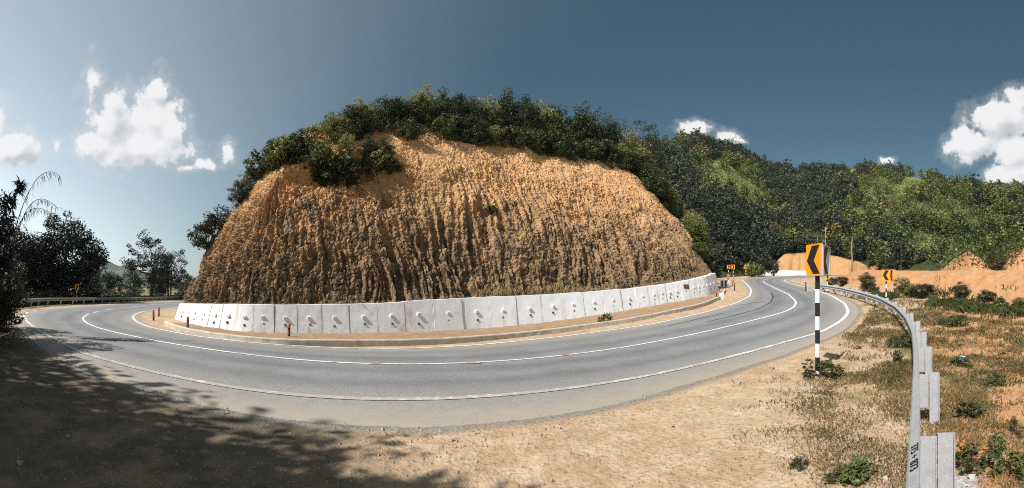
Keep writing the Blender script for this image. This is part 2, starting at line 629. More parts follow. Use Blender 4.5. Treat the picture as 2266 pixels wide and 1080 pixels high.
def leaf_material(name, dark, mid, light, trans=.22, tip=None):
    m, T = new_mat(name)
    rnd = T.n('ShaderNodeNewGeometry').outputs['Random Per Island']
    oi = T.n('ShaderNodeObjectInfo').outputs['Random']
    p = T.n('ShaderNodeNewGeometry').outputs['Position']
    cl, _ = T.noise(p, .9, 3, .6)
    f = T.math('ADD', T.math('MULTIPLY', rnd, .55), T.math('ADD', T.math('MULTIPLY', oi, .25), T.math('MULTIPLY', T.math('SUBTRACT', cl, .5), .9)))
    c = T.ramp(f, [(.05, dark), (.45, mid), (.85, light)])
    tone = T.attr('tone')
    c = T.mix(T.rng(tone, .0, .5, 0, 1), c, T.mix(1.0, c, (1.55, 1.5, 1.25), 'MULTIPLY'))
    c = T.mix(T.rng(tone, .93, .96, 0, .8), c, (.20, .145, .05))
    if tip:
        tp = T.attr('tip')
        c = T.mix(T.math('MULTIPLY', tp, T.rng(rnd, .2, .6)), c, tip)
    d = T.n('ShaderNodeBsdfPrincipled')
    T.set(d.inputs['Base Color'], c)
    d.inputs['Roughness'].default_value = .48
    d.inputs['Specular IOR Level'].default_value = .35
    t = T.n('ShaderNodeBsdfTranslucent')
    T.set(t.inputs[0], c)
    mx = T.n('ShaderNodeMixShader')
    mx.inputs[0].default_value = trans
    T.set(mx.inputs[1], d.outputs[0])
    T.set(mx.inputs[2], t.outputs[0])
    o = T.n('ShaderNodeOutputMaterial')
    T.set(o.inputs[0], mx.outputs[0])
    return m


def hill_material():
    m, T = new_mat('hillside')
    p = T.n('ShaderNodeNewGeometry').outputs['Position']
    a, _ = T.noise(p, .12, 5, .6)
    f, _ = T.noise(p, 1.2, 5, .7)
    c = T.mix(T.rng(f, .35, .65), (.028, .036, .017), (.06, .07, .03))
    cl = T.attr('clear')
    c = T.mix(cl, c, T.mix(T.rng(f, .35, .68), (.075, .10, .03), (.26, .285, .09)))
    cut = T.attr('cut')
    c = T.mix(cut, c, T.mix(T.rng(f, .35, .65), (.45, .265, .13), (.40, .21, .085)))
    finish(T, c, .95, f, .6, .5, .1)
    return m


M_ground, M_asphalt, M_paint, M_cliff, M_wall, M_hill = ground_material(), asphalt_material(), paint_material(), cliff_material(), wall_material(), hill_material()
M_leaf = leaf_material('leaf_dark', (.016, .024, .016), (.046, .063, .030), (.14, .17, .06), .24)
M_leaf2 = leaf_material('leaf_mid', (.038, .056, .02), (.14, .175, .05), (.34, .37, .11), .36, (.50, .43, .20))
M_leaf3 = leaf_material('leaf_bright', (.04, .056, .018), (.09, .115, .035), (.17, .19, .065), .25)
M_forest = leaf_material('leaf_forest', (.016, .022, .018), (.045, .056, .036), (.115, .13, .07), .14)
M_forest2 = leaf_material('leaf_forest_pale', (.045, .062, .022), (.115, .14, .045), (.25, .26, .09), .2)  # paler green leaf colour of the scrub in the wood
M_black_leaf = leaf_material('leaf_deep', (.008, .012, .010), (.016, .023, .015), (.034, .044, .022), .10)
M_dry = leaf_material('dry_straw', (.12, .085, .03), (.26, .19, .085), (.42, .33, .17), .2)
M_straw = leaf_material('pale_straw', (.26, .18, .07), (.42, .31, .14), (.56, .46, .26), .2)
M_weed = leaf_material('weed_leaf', (.025, .035, .012), (.06, .075, .024), (.14, .15, .05), .2)
M_bark = plain('bark', (.085, .065, .048), .95, .4, 8, .1)
M_bark_pale = plain('pale_bark', (.28, .21, .14), .95, .4, 8, .1)
M_concrete = plain('concrete', (.56, .51, .44), .95, .3, 3, .2, 0, (.34, .25, .16), .45, .4)
M_galv = plain('galvanised_steel', (.43, .44, .46), .6, .25, 9, .4, .1, (.30, .29, .27), .6, .25)
M_black = plain('black_paint', (.018, .018, .02), .5, .3, 9)
M_white = plain('white_paint', (.78, .78, .77), .55, .1, 9, .3, 0, (.45, .4, .33), .4)
M_orange = plain('orange_reflector', (.86, .33, .018), .45, .08, 5)
M_red = plain('dull_red_paint', (.42, .11, .03), .6, .3, 5)
M_grey_face = plain('grey_white_face', (.62, .62, .63), .5, .1, 5)
M_rust = plain('rust', (.21, .10, .035), .9, .5, 9)
M_hole = plain('drain_dark', (.03, .026, .022), .9, .3, 9)
M_stone = plain('stone', (.36, .30, .24), .95, .3, 5, .15, 0, (.25, .16, .09), .6, .5)
M_pale_stone = plain('pale_rubble', (.48, .46, .43), .95, .25, 6, .15, 0, (.4, .3, .2), .6, .5)
M_bag_white = plain('plastic_white', (.80, .80, .82), .35, .1, 9)
M_bag_blue = plain('plastic_blue', (.06, .09, .25), .35, .2, 9)

# ------------------------------------------------------------------ road lines read from the photo
PX_OUT = [(390, 667), (330, 670), (260, 674), (190, 678.5), (130, 682), (85, 686.5), (60, 692), (52, 701), (62, 715), (85, 731), (125, 754), (180, 782), (260, 805), (370, 832), (500, 857),
          (600, 871), (700, 880), (850, 886), (950, 885), (1080, 879), (1200, 868), (1320, 853), (1450, 830), (1560, 805), (1650, 782), (1740, 757), (1820, 735), (1863, 710), (1878, 692), (1870, 673),
          (1840, 655), (1800, 640), (1750, 628), (1736, 622.5), (1738, 618.5), (1765, 616), (1815, 614.5)]
PX_MID = [(400, 671), (340, 674.5), (270, 682), (220, 689), (192, 697), (182, 706), (190, 715), (212, 725), (260, 738), (380, 762), (540, 785), (700, 801), (830, 807), (1000, 806), (1150, 797), (1300, 781),
          (1450, 757), (1560, 735), (1650, 714), (1735, 692), (1758, 680), (1762, 669), (1745, 652), (1715, 638), (1693, 627.5), (1688, 621.5), (1700, 617), (1740, 614), (1800, 612.5)]
PX_IN = [(385, 682), (340, 687), (308, 692), (293, 701), (300, 712), (330, 725), (420, 743), (560, 760), (700, 769), (850, 773), (1000, 768), (1150, 755), (1300, 738), (1450, 717), (1560, 692), (1630, 671),
         (1659, 656), (1663, 642), (1650, 627), (1641, 619), (1650, 614.5), (1685, 612), (1740, 610.7), (1800, 610)]


def extend(p, a, b):
    p = np.asarray(p)
    return np.vstack([[[*a, 0]], p, [[*b, 0]]])


LEFT_DIR, RIGHT_DIR = np.array((-.25, .97)), np.array((.9, .25))
O_ = unproj(PX_OUT)
C_ = unproj(PX_MID)
I_ = unproj(PX_IN)
_l = C_[0, :2] + LEFT_DIR * 45
_r = C_[-1, :2] + RIGHT_DIR * 45
_nl = np.array((-LEFT_DIR[1], LEFT_DIR[0]))
_nr = np.array((RIGHT_DIR[1], -RIGHT_DIR[0]))
O = smooth_path(extend(O_, _l + _nl * 3.3, _r + _nr * 3.3), .2, 12)
C = smooth_path(extend(C_, _l, _r), .2, 12)
I = smooth_path(extend(I_, _l - _nl * 3.3, _r - _nr * 3.3), .2, 12)


def nearest(P, Q):
    P, Q = P[:, :2], Q[:, :2]
    idx = np.empty(len(P), int)
    for s in range(0, len(P), 4000):
        d = ((P[s:s + 4000, None] - Q[None]) ** 2).sum(-1)
        idx[s:s + 4000] = d.argmin(1)
    return idx


def smooth1(a, it=60):
    a = np.array(a, float)
    for _ in range(it):
        a[1:-1] = .25 * a[:-2] + .5 * a[1:-1] + .25 * a[2:]
    return a


Cs = smooth_path(C, .4, 4)
tC, nC = normals2(Cs)                    # nC points to the outer side (road runs left to right)
if np.mean(((O[nearest(Cs, O)][:, :2] - Cs[:, :2]) * nC).sum(1)) < 0: nC = -nC
wO = np.abs(((O[nearest(Cs, O)][:, :2] - Cs[:, :2]) * nC).sum(1))
wI = np.abs(((I[nearest(Cs, I)][:, :2] - Cs[:, :2]) * nC).sum(1))
wO, wI = smooth1(np.clip(wO, 2.2, 5.5), 20), smooth1(np.clip(wI, 1.5, 4.6), 20)
along = np.r_[0, np.cumsum(np.linalg.norm(np.diff(Cs[:, :2], axis=0), axis=1))]
near_cam = np.exp(-(np.hypot(Cs[:, 0] - 1, Cs[:, 1] - 5) / 13) ** 2)
eO = wO + .45 + .75 * near_cam + .10 * fbm(along * .6, 3.3, 0, 3, 5)
eI = wI + .45 + .12 * fbm(along * .5, 7.3, 0, 3, 6)


def lateral(x, y):
    """signed metres from the centre line (outer side positive) and the local half widths"""
    P = np.stack([x, y], 1)
    idx = nearest(P, Cs)
    l = ((P - Cs[idx, :2]) * nC[idx]).sum(1)
    return l, eO[idx], eI[idx], np.linalg.norm(P - Cs[idx, :2], axis=1)


# ------------------------------------------------------------------ terrain
EMB_AZ = np.array([.70, .80, .86, .96, 1.08, 1.20, 1.33, 1.6, 2.0])
EMB_D = np.array([38, 34, 31, 26.5, 24, 21.5, 19.0, 17.5, 17])


def emb_height(x, y):
    az = np.arctan2(x, y)
    D = np.hypot(x, y)
    db = np.interp(az, EMB_AZ, EMB_D) + .9 * fbm(az * 22, 1.7, 0, 3, 21)
    t = np.clip((D - db) / 7.0, 0, 1)
    side = sstep(.815, .90, az) * (1 - sstep(2.1, 2.4, az))
    g = G(x, y)
    top = EYE + .0445 * (db + 7)
    lift = np.maximum(top - g, 0) * (t ** .85)
    rough = (.24 * fbm(x * .9, y * .9, 0, 4, 23, .6) + .10 * fbm(x * 3.5, y * 3.5, 0, 3, 24, .6)) * sstep(0, .1, t) * (1 - sstep(.93, 1, t))
    return side * (lift + rough)


def terrain(x, y, cut=True, fine=True):
    x, y = np.asarray(x, float), np.asarray(y, float)
    D = np.hypot(x, y)
    fade = 1 - sstep(70, 160, D)
    z = G(x, y) + emb_height(x, y)
    if fine:
        z = z + fade * (.05 * fbm(x * .5, y * .5, 0, 3, 31) + .018 * fbm(x * 2.5, y * 2.5, 0, 3, 33) + .006 * fbm(x * 11, y * 11, 0, 2, 35))
        z = z + .10 * np.exp(-((x - 2.4) ** 2 + (y - 1.1) ** 2) / .5)
        field = sstep(.7, 2.0, (x - y * 1.8 - .2)) * (D < 60)
        z = z + field * (.10 * fbm(x * .8, y * .8, 0, 4, 41) + .035 * fbm(x * 3.5, y * 3.5, 0, 3, 43))
    return z


def build_terrain():
    a_in = np.arange(-82, 82.01, .22)
    a_out = np.arange(84, 278, 2.5)
    az = np.radians(np.r_[a_in, a_out])
    rr = np.r_[0.3, np.geomspace(.8, 90, 400), np.geomspace(95, 4100, 44)]
    A, D = np.meshgrid(az, rr, indexing='ij')
    x, y = (D * np.sin(A)).ravel(), (D * np.cos(A)).ravel()
    z = terrain(x, y)
    l = np.full(len(x), 99.0)
    eo = np.full(len(x), 1.0)
    ei = np.full(len(x), 1.0)
    m = (np.hypot(x, y) < 130) & (y > -3)
    l[m], eo[m], ei[m], dist = lateral(x[m], y[m])
    inside = np.where(l > 0, eo - l, ei + l)
    inside[~m] = -9
    far = np.zeros(len(x))
    far[m] = dist
    inside = np.where(far > 9, -9, inside)
    # bring the loose ground level with the road edge, sink it under the road
    w = sstep(-1.2, -.1, inside)
    z = z * (1 - w) + (G(x, y) - .012) * w
    z = z - .10 * sstep(-.02, .5, inside)
    dd = np.hypot(x, y)
    a = np.arctan2(x, y)
    n1 = fbm(x * .35, y * .35, 0, 4, 51)
    n2 = fbm(x * 1.3, y * 1.3, 0, 4, 53)
    dark = sstep(.3, -1.6, x + .25 * y - .2 + 2.2 * n1) * sstep(-1.5, -.3, -y + 4.9 + .9 * n2) * (dd < 60) * .85  # darker dirt under the trees, its colour also deepening the shade there
    right = sstep(-.6, 2.6, x - .95 * y + .6 + 1.6 * n1)
    grass = right * (dd < 40) * sstep(-.35, .7, n1 + .6 * n2) * .85
    grass = np.maximum(grass, (a > .95) * sstep(-.2, .6, n1 + n2) * (dd < 26) * .75)
    red = sstep(.1, 1.0, x - y * 1.8) * (dd < 70)
    red = np.maximum(red, sstep(.1, .6, emb_height(x, y)))
    grass = grass * (1 - sstep(.2, .9, emb_height(x, y)))
    gravel = 1.1 * np.exp(-((x - 1.75) ** 2 / .30 + (y - 1.15) ** 2 / .14)) + .7 * np.exp(-((x - 3.0) ** 2 / .12 + (y - 1.35) ** 2 / .1)) + .45 * np.exp(-((x - 4.6) ** 2 + (y - 4.7) ** 2) / .5)
    asp = sstep(-.45, -.02, inside) * .8 * (l > 0) * (dd < 60)
    green = (1 - sstep(-60, -12, -np.hypot(x + 0, y))) * 0
    lft = (l > 0) & (x < -14) & (inside < -1.8)
    green = np.where(lft, 1.0, green)
    green = np.maximum(green, sstep(60, 110, dd))
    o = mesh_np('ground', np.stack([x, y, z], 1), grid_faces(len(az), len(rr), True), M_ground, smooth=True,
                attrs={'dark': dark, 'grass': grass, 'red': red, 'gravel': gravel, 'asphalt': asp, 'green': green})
    tag(o, kind='structure')


build_terrain()


def build_road():
    nl = 41
    u = np.linspace(0, 1, nl)
    lat = -eI[:, None] + (eO + eI)[:, None] * u[None]
    P = Cs[:, None, :2] + nC[:, None] * lat[..., None]
    x, y = P[..., 0].ravel(), P[..., 1].ravel()
    z = G(x, y) + .012
    edge = np.minimum(lat + eI[:, None], eO[:, None] - lat)
    z = z - .03 * (1 - sstep(0, .15, edge.ravel()))
    al = np.repeat(along[:, None], nl, 1)
    # wheel tracks
    tr = np.zeros_like(lat)
    for k, wd in ((.27, wO), (.68, wO), (-.30, wI), (-.72, wI)):
        tr = np.maximum(tr, np.exp(-((lat - k * wd[:, None]) / .38) ** 2))
    o = mesh_np('road', np.stack([x, y, z], 1), grid_faces(len(Cs), nl), M_asphalt, smooth=True,
                attrs={'edge': edge, 'along': al, 'lat': lat, 'track': tr})
    tag(o, kind='structure')


build_road()


def line_strip(name, path, width, wear, dash=None, lift=.022):
    """painted line along a path; dash(x, y) -> bool array where the line is broken into dashes"""
    q = smooth_path(path, .12, 3)
    t, n = normals2(q)
    s = np.r_[0, np.cumsum(np.linalg.norm(np.diff(q[:, :2], axis=0), axis=1))]
    w = width * .5 * (1 + .10 * fbm(s * 2.2, 0.7, 0, 3, 61))
    a, b = q[:, :2] + n * w[:, None], q[:, :2] - n * w[:, None]
    v = np.concatenate([a, b])
    z = G(v[:, 0], v[:, 1]) + lift
    m = len(q)
    i = np.arange(m - 1)
    f = np.stack([i, i + 1, m + i + 1, m + i], 1)
    keep = np.ones(m - 1, bool)
    if dash is not None:
        dm = dash(q[:-1, 0], q[:-1, 1])
        keep &= ~(dm & ((s[:-1] % 3.0) > 1.9))
    l = np.concatenate([wear(q[:, 0], q[:, 1])] * 2) if callable(wear) else np.full(2 * m, wear)
    o = mesh_np(name, np.c_[v, z], f[keep], M_paint, attrs={'wear': l})
    tag(o, kind='structure')


far_dash = lambda x, y: (x < -22) | (x > 27)
line_strip('road_edge_line', O, .15, lambda x, y: .95 * np.exp(-((x + 5) / 14) ** 2 - ((y - 6) / 5) ** 2), far_dash)
line_strip('road_centre_line', C, .12, .1, far_dash)
line_strip('road_edge_line', I, .13, .15, lambda x, y: (x < -21) | (x > 30))

# tyre skid marks
M_skid = plain('skid_rubber', (.05, .05, .052), .8, .5, 3)
for pts, wd in (([(1560, 714), (1620, 700), (1680, 684), (1706, 669), (1711, 657), (1706, 648)], .07), ([(1622, 678), (1660, 672), (1692, 668)], .06), ([(1480, 722), (1560, 703), (1600, 694)], .05)):
    q = smooth_path(unproj(pts), .15, 8)
    t_, n_ = normals2(q)
    w_ = wd * (.4 + .6 * np.abs(fbm(np.arange(len(q)) * .07, .3, 0, 2, 65)))[:, None]
    v = np.concatenate([q[:, :2] + n_ * w_, q[:, :2] - n_ * w_])
    k = np.arange(len(q) - 1)
    o = mesh_np('skid_mark', np.c_[v, G(v[:, 0], v[:, 1]) + .018], np.stack([k, k + 1, len(q) + k + 1, len(q) + k], 1), M_skid)
    tag(o, kind='structure')

# patches of worn paint / mud beside the centre line
for (px, py, wd) in ((830, 806, .24), (1050, 805.5, .22), (1250, 787, .16)):
    p = unproj([(px, py)])[0]
    k = 14
    ang = np.linspace(0, 2 * np.pi, k, endpoint=False)
    rad = .5 + .5 * rs.rand(k)
    xx, yy = p[0] + np.cos(ang) * rad * wd, p[1] + np.sin(ang) * rad * .13
    m_, = [bpy.data.materials.get('mud_patch') or plain('mud_patch', (.40, .24, .12), .95, .3, 9)]
    o = mesh_np('mud_patch', np.c_[xx, yy, G(xx, yy) + .0265], np.arange(k)[None], m_)
    tag(o, kind='structure')

# ------------------------------------------------------------------ retaining wall
PX_WB = [(384, 706), (420, 717), (470, 728), (540, 735.5), (620, 738.5), (700, 739.5), (850, 738), (960, 734), (1060, 728), (1150, 721), (1250, 709), (1330, 697.5), (1400, 686), (1460, 675.5), (1520, 664.5), (1570, 655), (1592, 646)]
PX_WT = [(393, 672), (500, 673), (620, 675), (720, 674), (850, 671), (960, 663), (1060, 658), (1150, 655), (1240, 650), (1320, 645), (1400, 638), (1480, 628), (1540, 617), (1580, 606), (1592, 600)]
wb = unproj(PX_WB, .0)
wb = smooth_path(wb, .1, 40)
wb_az = np.arctan2(wb[:, 0], wb[:, 1])
wtx, wn = normals2(wb)
if np.mean((wn * -wb[:, :2]).sum(1)) < 0: wn = -wn          # towards the road
WLEAN, WTHICK = .34, .45
wbz = G(wb[:, 0], wb[:, 1]) - .15
wtop_xy = wb[:, :2] - wn * WLEAN
wtD = np.hypot(wtop_xy[:, 0], wtop_xy[:, 1])
wtpx = np.arctan2(wtop_xy[:, 0], wtop_xy[:, 1]) * F + CX
wtz = smooth1(EYE + (HY - np.interp(wtpx, [p[0] for p in PX_WT], [p[1] for p in PX_WT])) / F * wtD, 80)
WS = np.r_[0, np.cumsum(np.linalg.norm(np.diff(wb[:, :2], axis=0), axis=1))]
BLOCK_PX = [397, 409, 424, 444, 469, 499, 537, 581, 632, 685, 742, 807, 869.6, 930, 995.7, 1058.5, 1117, 1176, 1228.6, 1272.5, 1319, 1361.5, 1397.6, 1427, 1451.6, 1470, 1487, 1503, 1521, 1539.7, 1551.5, 1560.7, 1570, 1577, 1584]
block_s = np.interp((np.array(BLOCK_PX) - CX) / F, wb_az, WS)
joint_s = .5 * (block_s[1:] + block_s[:-1])


def on_wall(s, v, out=0.0):
    """point on the wall face at arc length s, height share v, pushed out by metres"""
    i = np.interp(s, WS, np.arange(len(WS)))
    g = lambda a: np.interp(i, np.arange(len(WS)), a)
    bx, by, bz = g(wb[:, 0]), g(wb[:, 1]), g(wbz)
    tx, ty, tz = g(wtop_xy[:, 0]), g(wtop_xy[:, 1]), g(wtz)
    nx, ny = g(wn[:, 0]), g(wn[:, 1])
    return np.stack([bx + (tx - bx) * v + nx * out, by + (ty - by) * v + ny * out, bz + (tz - bz) * v], -1), np.stack([nx, ny], -1)


def build_wall():
    root = empty('retaining_wall', tuple(np.r_[wb[len(wb) // 2, :2], wbz[len(wb) // 2]]))
    tag(root, 'long curved whitewashed retaining wall of leaning panels at the foot of the orange cliff', 'retaining wall')
    L = Vector(root.location)
    V, Fc, foot, stain = [], [], [], []
    edges = np.r_[0, joint_s, WS[-1]]
    base = 0
    jit = np.random.RandomState(5)
    for k in range(len(edges) - 1):
        a, b = edges[k] + .010, edges[k + 1] - .010
        nu = max(3, int((b - a) / .07) + 1)
        nv = 9
        s = np.linspace(a, b, nu)
        off = jit.uniform(-.02, .02)
        topj = jit.uniform(-.008, .008)
        vv = np.linspace(0, 1 + topj, nv)
        S, Vv = np.meshgrid(s, vv, indexing='ij')
        front, nrm = on_wall(S.ravel(), Vv.ravel(), off)
        front[:, :2] += nrm * (.008 * fbm(S.ravel() * 3, Vv.ravel() * 4, 0, 3, 71))[:, None]
        back, _ = on_wall(s, np.full(nu, 1 + topj), off - WTHICK)
        back0, _ = on_wall(s, np.zeros(nu), off - WTHICK - .1)
        v = np.vstack([front, back, back0])
        f = list(map(tuple, grid_faces(nu, nv)[:, ::-1]))
        nb = nu * nv
        for i in range(nu - 1):
            f.append((i * nv + nv - 1, nb + i, nb + i + 1, (i + 1) * nv + nv - 1))
            f.append((nb + i, nb + nu + i, nb + nu + i + 1, nb + i + 1))
        for e in (0, nu - 1):
            ring = [e * nv + j for j in range(nv)] + [nb + e, nb + nu + e]
            f.append(tuple(ring) if e == 0 else tuple(ring[::-1]))
        V.append(v)
        Fc += [tuple(base + i for i in q) for q in f]
        foot += list(1 - Vv.ravel()) + [0] * nu + [1] * nu
        st_ = np.exp(-((S.ravel() - np.interp((905 - CX) / F, wb_az, WS)) / .40) ** 2) * .8
        st_ = np.maximum(st_, .6 * np.exp(-(np.minimum(S.ravel() - a, b - S.ravel()) / .07) ** 2))
        for bs in block_s:
            st_ = np.maximum(st_, .75 * np.exp(-((S.ravel() - bs) / .07) ** 2) * (Vv.ravel() < .37) * (.4 + .6 * ((int(bs * 7) % 3) > 0)))
        stain += list(st_) + [.6] * nu + [0] * nu
        base += len(v)
    V = np.vstack(V) - np.array(L)
    me = bpy.data.meshes.new('panel_face')
    me.from_pydata([tuple(p) for p in V], [], Fc)
    for nm, arr in (('foot', foot), ('stain', stain)):
        at_ = me.attributes.new(nm, 'FLOAT', 'POINT')
        at_.data.foreach_set('value', np.asarray(arr, np.float32))
    me.update()
    link('panel_face', me, M_wall, root)
    # dark backing in the joints
    s = np.linspace(0, WS[-1], 200)
    lo, _ = on_wall(s, np.zeros(200), -.06)
    hi, _ = on_wall(s, np.full(200, .965), -.06)
    v = np.empty((400, 3))
    v[0::2], v[1::2] = lo, hi
    mesh_np('joint_backing', v - np.array(L), grid_faces(200, 2), M_hole, root)
    # one projecting block and one drain pipe per panel
    proto_b = proto_p = None
    for k, s0 in enumerate(block_s):
        vb = .60 + jit.uniform(-.02, .02)
        p, n = on_wall(s0, vb, 0.0)
        rz = math.atan2(n[1], n[0]) + math.pi / 2
        if proto_b is None:
            b = MB()
            b.box((0, .022, 0), (.14, .16, .13), None, .012)
            proto_b = b.build('block', M_wall, root)
            q = MB()
            ring = [(math.cos(2 * math.pi * i / 12), math.sin(2 * math.pi * i / 12)) for i in range(12)]
            vo = [(.05 * c, -.022, .05 * d) for c, d in ring] + [(.038 * c, -.022, .038 * d) for c, d in ring] + [(.046 * c, .03, .046 * d) for c, d in ring] + [(.062 * c, .03, .062 * d) for c, d in ring]
            fo = []
            for i in range(12):
                j = (i + 1) % 12
                fo += [(i, j, 12 + j, 12 + i), (12 + i, 12 + j, 24 + j, 24 + i), (36 + i, 36 + j, j, i)]
            fo.append(tuple(range(24, 36)))
            q.add(vo, fo)
            proto_p = q.build('drain_pipe', M_hole, root)
            bo, po = proto_b, proto_p
        else:
            bo, po = proto_b.copy(), proto_p.copy()
            COL.objects.link(bo)
            COL.objects.link(po)
        bo.location = Vector(p) - L
        bo.rotation_euler = (0, 0, rz + jit.uniform(-.05, .05))
        if 1500 < BLOCK_PX[k] < 1540:
            pass
        p2, _ = on_wall(s0 + jit.uniform(-.05, .05), .36 + jit.uniform(-.03, .03), 0.0)
        po.location = Vector(p2) - L
        po.rotation_euler = (0, 0, rz)
    # rusty square plate near the right end
    s0 = np.interp((1524 - CX) / F, wb_az, WS)
    p, n = on_wall(s0, .72, .03)
    b = MB()
    b.box((0, 0, 0), (.62, .02, .34), None, .004)
    for i in range(4): b.box((-.21 + .14 * i, -.016, .02 * (-1) ** i), (.06, .012, .22))
    o = b.build('plate', M_rust, root)
    o.location = Vector(p) - L
    o.rotation_euler = (-.2, 0, math.atan2(n[1], n[0]) + math.pi / 2)


build_wall()

# ------------------------------------------------------------------ drain kerb and the soil behind it
PX_KB = [(364, 719), (388, 732), (420, 739), (480, 750), (560, 760), (640, 765), (760, 766.5), (900, 765), (1000, 760), (1100, 751.5), (1200, 740.5), (1300, 728), (1400, 713), (1500, 692), (1560, 677), (1598, 660), (1606, 645)]
kb = smooth_path(unproj(PX_KB), .15, 25)


def build_kerb():
    t, n = normals2(kb)
    if np.mean((n * -kb[:, :2]).sum(1)) < 0: n = -n
    s = np.r_[0, np.cumsum(np.linalg.norm(np.diff(kb[:, :2], axis=0), axis=1))]
    g = G(kb[:, 0], kb[:, 1])
    D = np.hypot(kb[:, 0], kb[:, 1])
    h = .20 + .015 * fbm(s * .4, 1.1, 0, 2, 81)
    prof = [(.0, -.15), (.0, .85), (-.015, 1.0), (-.14, 1.0), (-.155, .93), (-.155, -.15)]
    V = np.stack([np.c_[kb[:, :2] + n * (o + .012 * fbm(s * 5, o * 9, v, 2, 83))[:, None], g + h * v + .008 * fbm(s * 4, v * 3, 1, 2, 85)] for o, v in prof], 1)
    nv = len(prof)
    f = [grid_faces(len(kb), nv)]
    V = V.reshape(-1, 3)
    V0 = V[len(V) // 2].copy()
    o = mesh_np('drain_kerb', V - V0, f, M_concrete)
    o.location = V0
    tag(o, 'low dirty concrete drain kerb running between the white wall and the asphalt', 'kerb')
    # soil lying between kerb and wall
    m = 300
    i = np.linspace(0, len(kb) - 1, m)
    kx = np.stack([np.interp(i, np.arange(len(kb)), kb[:, k] - n[:, k] * .13) for k in (0, 1)], 1)
    nw = nearest(kx, wb)
    wx = wb[nw, :2] - wn[nw] * .05
    kz = np.interp(i, np.arange(len(kb)), g + h)
    nv = 14
    u = np.linspace(0, 1, nv)
    P = kx[:, None] * (1 - u)[None, :, None] + wx[:, None] * u[None, :, None]
    hs = np.interp(i, np.arange(len(kb)), s)
    heap = np.zeros(m)
    for px, hh in ((690, .20), (585, .10), (450, .12), (1000, .06), (1150, .05)):
        c = unproj([(px, 738)])[0]
        heap += hh * np.exp(-((kx - c[:2]) ** 2).sum(1) / .8)
    z = (kz[:, None] - .05) * (1 - u[None]) + (G(wx[:, 0], wx[:, 1])[:, None] + .03) * u[None] + heap[:, None] * np.sin(np.pi * np.clip(u * 1.1, 0, 1))[None] + .035 * fbm(P[..., 0] * 1.5, P[..., 1] * 1.5, 0, 4, 87) + .03 * fbm(P[..., 0] * 6, P[..., 1] * 6, 0, 3, 89)
    zero = np.zeros(m * nv)
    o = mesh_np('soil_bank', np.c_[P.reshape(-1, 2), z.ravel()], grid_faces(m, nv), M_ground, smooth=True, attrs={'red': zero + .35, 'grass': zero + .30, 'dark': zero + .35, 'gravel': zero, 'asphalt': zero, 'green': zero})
    tag(o, kind='structure')


build_kerb()

# ------------------------------------------------------------------ the cut mound
left_pts = [(-14.0, 58.0), (-19.5, 48.0), (-22.5, 38.0), (-22.6, 30.0), (-21.6, 24.0), (-20.3, 19.6), (-18.7, 16.3)]
right_pts = [(17.0, 29.0), (20.5, 36.0), (25.0, 45.0), (31.0, 56.0), (37.0, 66.0)]
mb = np.vstack([np.array(left_pts), wtop_xy[::12] - wn[::12] * .22, np.array(right_pts)])
mbz = np.r_[[.6, .6, .7, .8, .9, 1.0, 1.1], wtz[::12] - .10, [2.4, 2.6, 3.2, 4.0, 4.6]]
mbase = smooth_path(np.c_[mb, mbz], .055, 150)
mt, mn = normals2(mbase)
cen = np.array((4.0, 36.0))
if np.mean((mn * (cen - mbase[:, :2])).sum(1)) < 0: mn = -mn           # inward
for _ in range(400):
    mn[1:-1] = .25 * mn[:-2] + .5 * mn[1:-1] + .25 * mn[2:]
mn /= np.linalg.norm(mn, axis=1)[:, None]
m_az = np.arctan2(mbase[:, 0], mbase[:, 1])
m_px = m_az * F + CX
MS = np.r_[0, np.cumsum(np.linalg.norm(np.diff(mbase[:, :2], axis=0), axis=1))]
# rim: photo row of the earth/vegetation edge seen above each base column, with the set-back of the rim
RIM_PX = [300, 400, 470, 540, 620, 700, 780, 860, 960, 1060, 1150, 1300, 1400, 1480, 1560, 1700]
RIM_Y = [500, 445, 415, 392, 372, 352, 338, 325, 306, 318, 334, 350, 372, 395, 430, 480]
k_front = (np.arange(len(mbase)) > np.searchsorted(MS, MS[-1] * .0))
rim_d = np.full(len(mbase), 7.5)
s_left = MS[np.argmin(np.hypot(mbase[:, 0] - wb[0, 0], mbase[:, 1] - wb[0, 1]))]
s_right = MS[np.argmin(np.hypot(mbase[:, 0] - wb[-1, 0], mbase[:, 1] - wb[-1, 1]))]
# work with arc length: row of rim as a function of arc length along the visible foot
foot_px = np.interp(np.linspace(0, 1, 40), [0, 1], [0, 1])
sv = np.interp(RIM_PX, np.maximum.accumulate(np.where((MS >= s_left - 1) & (MS <= s_right + 1), m_px, np.where(MS < s_left, 380, 1600))), MS)
_vis = (MS >= s_left) & (MS <= s_right)
_rs = np.interp([400, 440, 560, 660, 755, 850, 960, 1065, 1165, 1345, 1480, 1560], m_px[_vis], MS[_vis])
rim_h = np.interp(MS, np.r_[0, s_left - 22, s_left - 8, _rs, s_right + 7, s_right + 18, MS[-1]],
                  [6.5, 8.0, 9.0, 9.3, 9.5, 10.0, 10.4, 11.1, 11.9, 12.5, 12.5, 12.3, 12.5, 12.6, 13.0, 13.2, 14.0, 15.0])
rim_h = smooth1(rim_h, 500)
face_d = np.interp(MS, [0, s_left - 6, s_left + 4, s_left + 14, s_right - 12, s_right, s_right + 10, MS[-1]], [5.0, 5.2, 5.8, 7.4, 8.4, 8.4, 8.0, 8.0])
face_d = smooth1(face_d, 800)


def mound_point(i, t):
    """unroughened point of the face; i index along the foot, t 0..1 foot to rim"""
    d = face_d[i] * (.72 * t + .28 * t * t)
    zb = mbase[i, 2]
    return mbase[i, 0] + mn[i, 0] * d, mbase[i, 1] + mn[i, 1] * d, zb + (rim_h[i] - zb) * (1.06 * t - .06 * t * t)


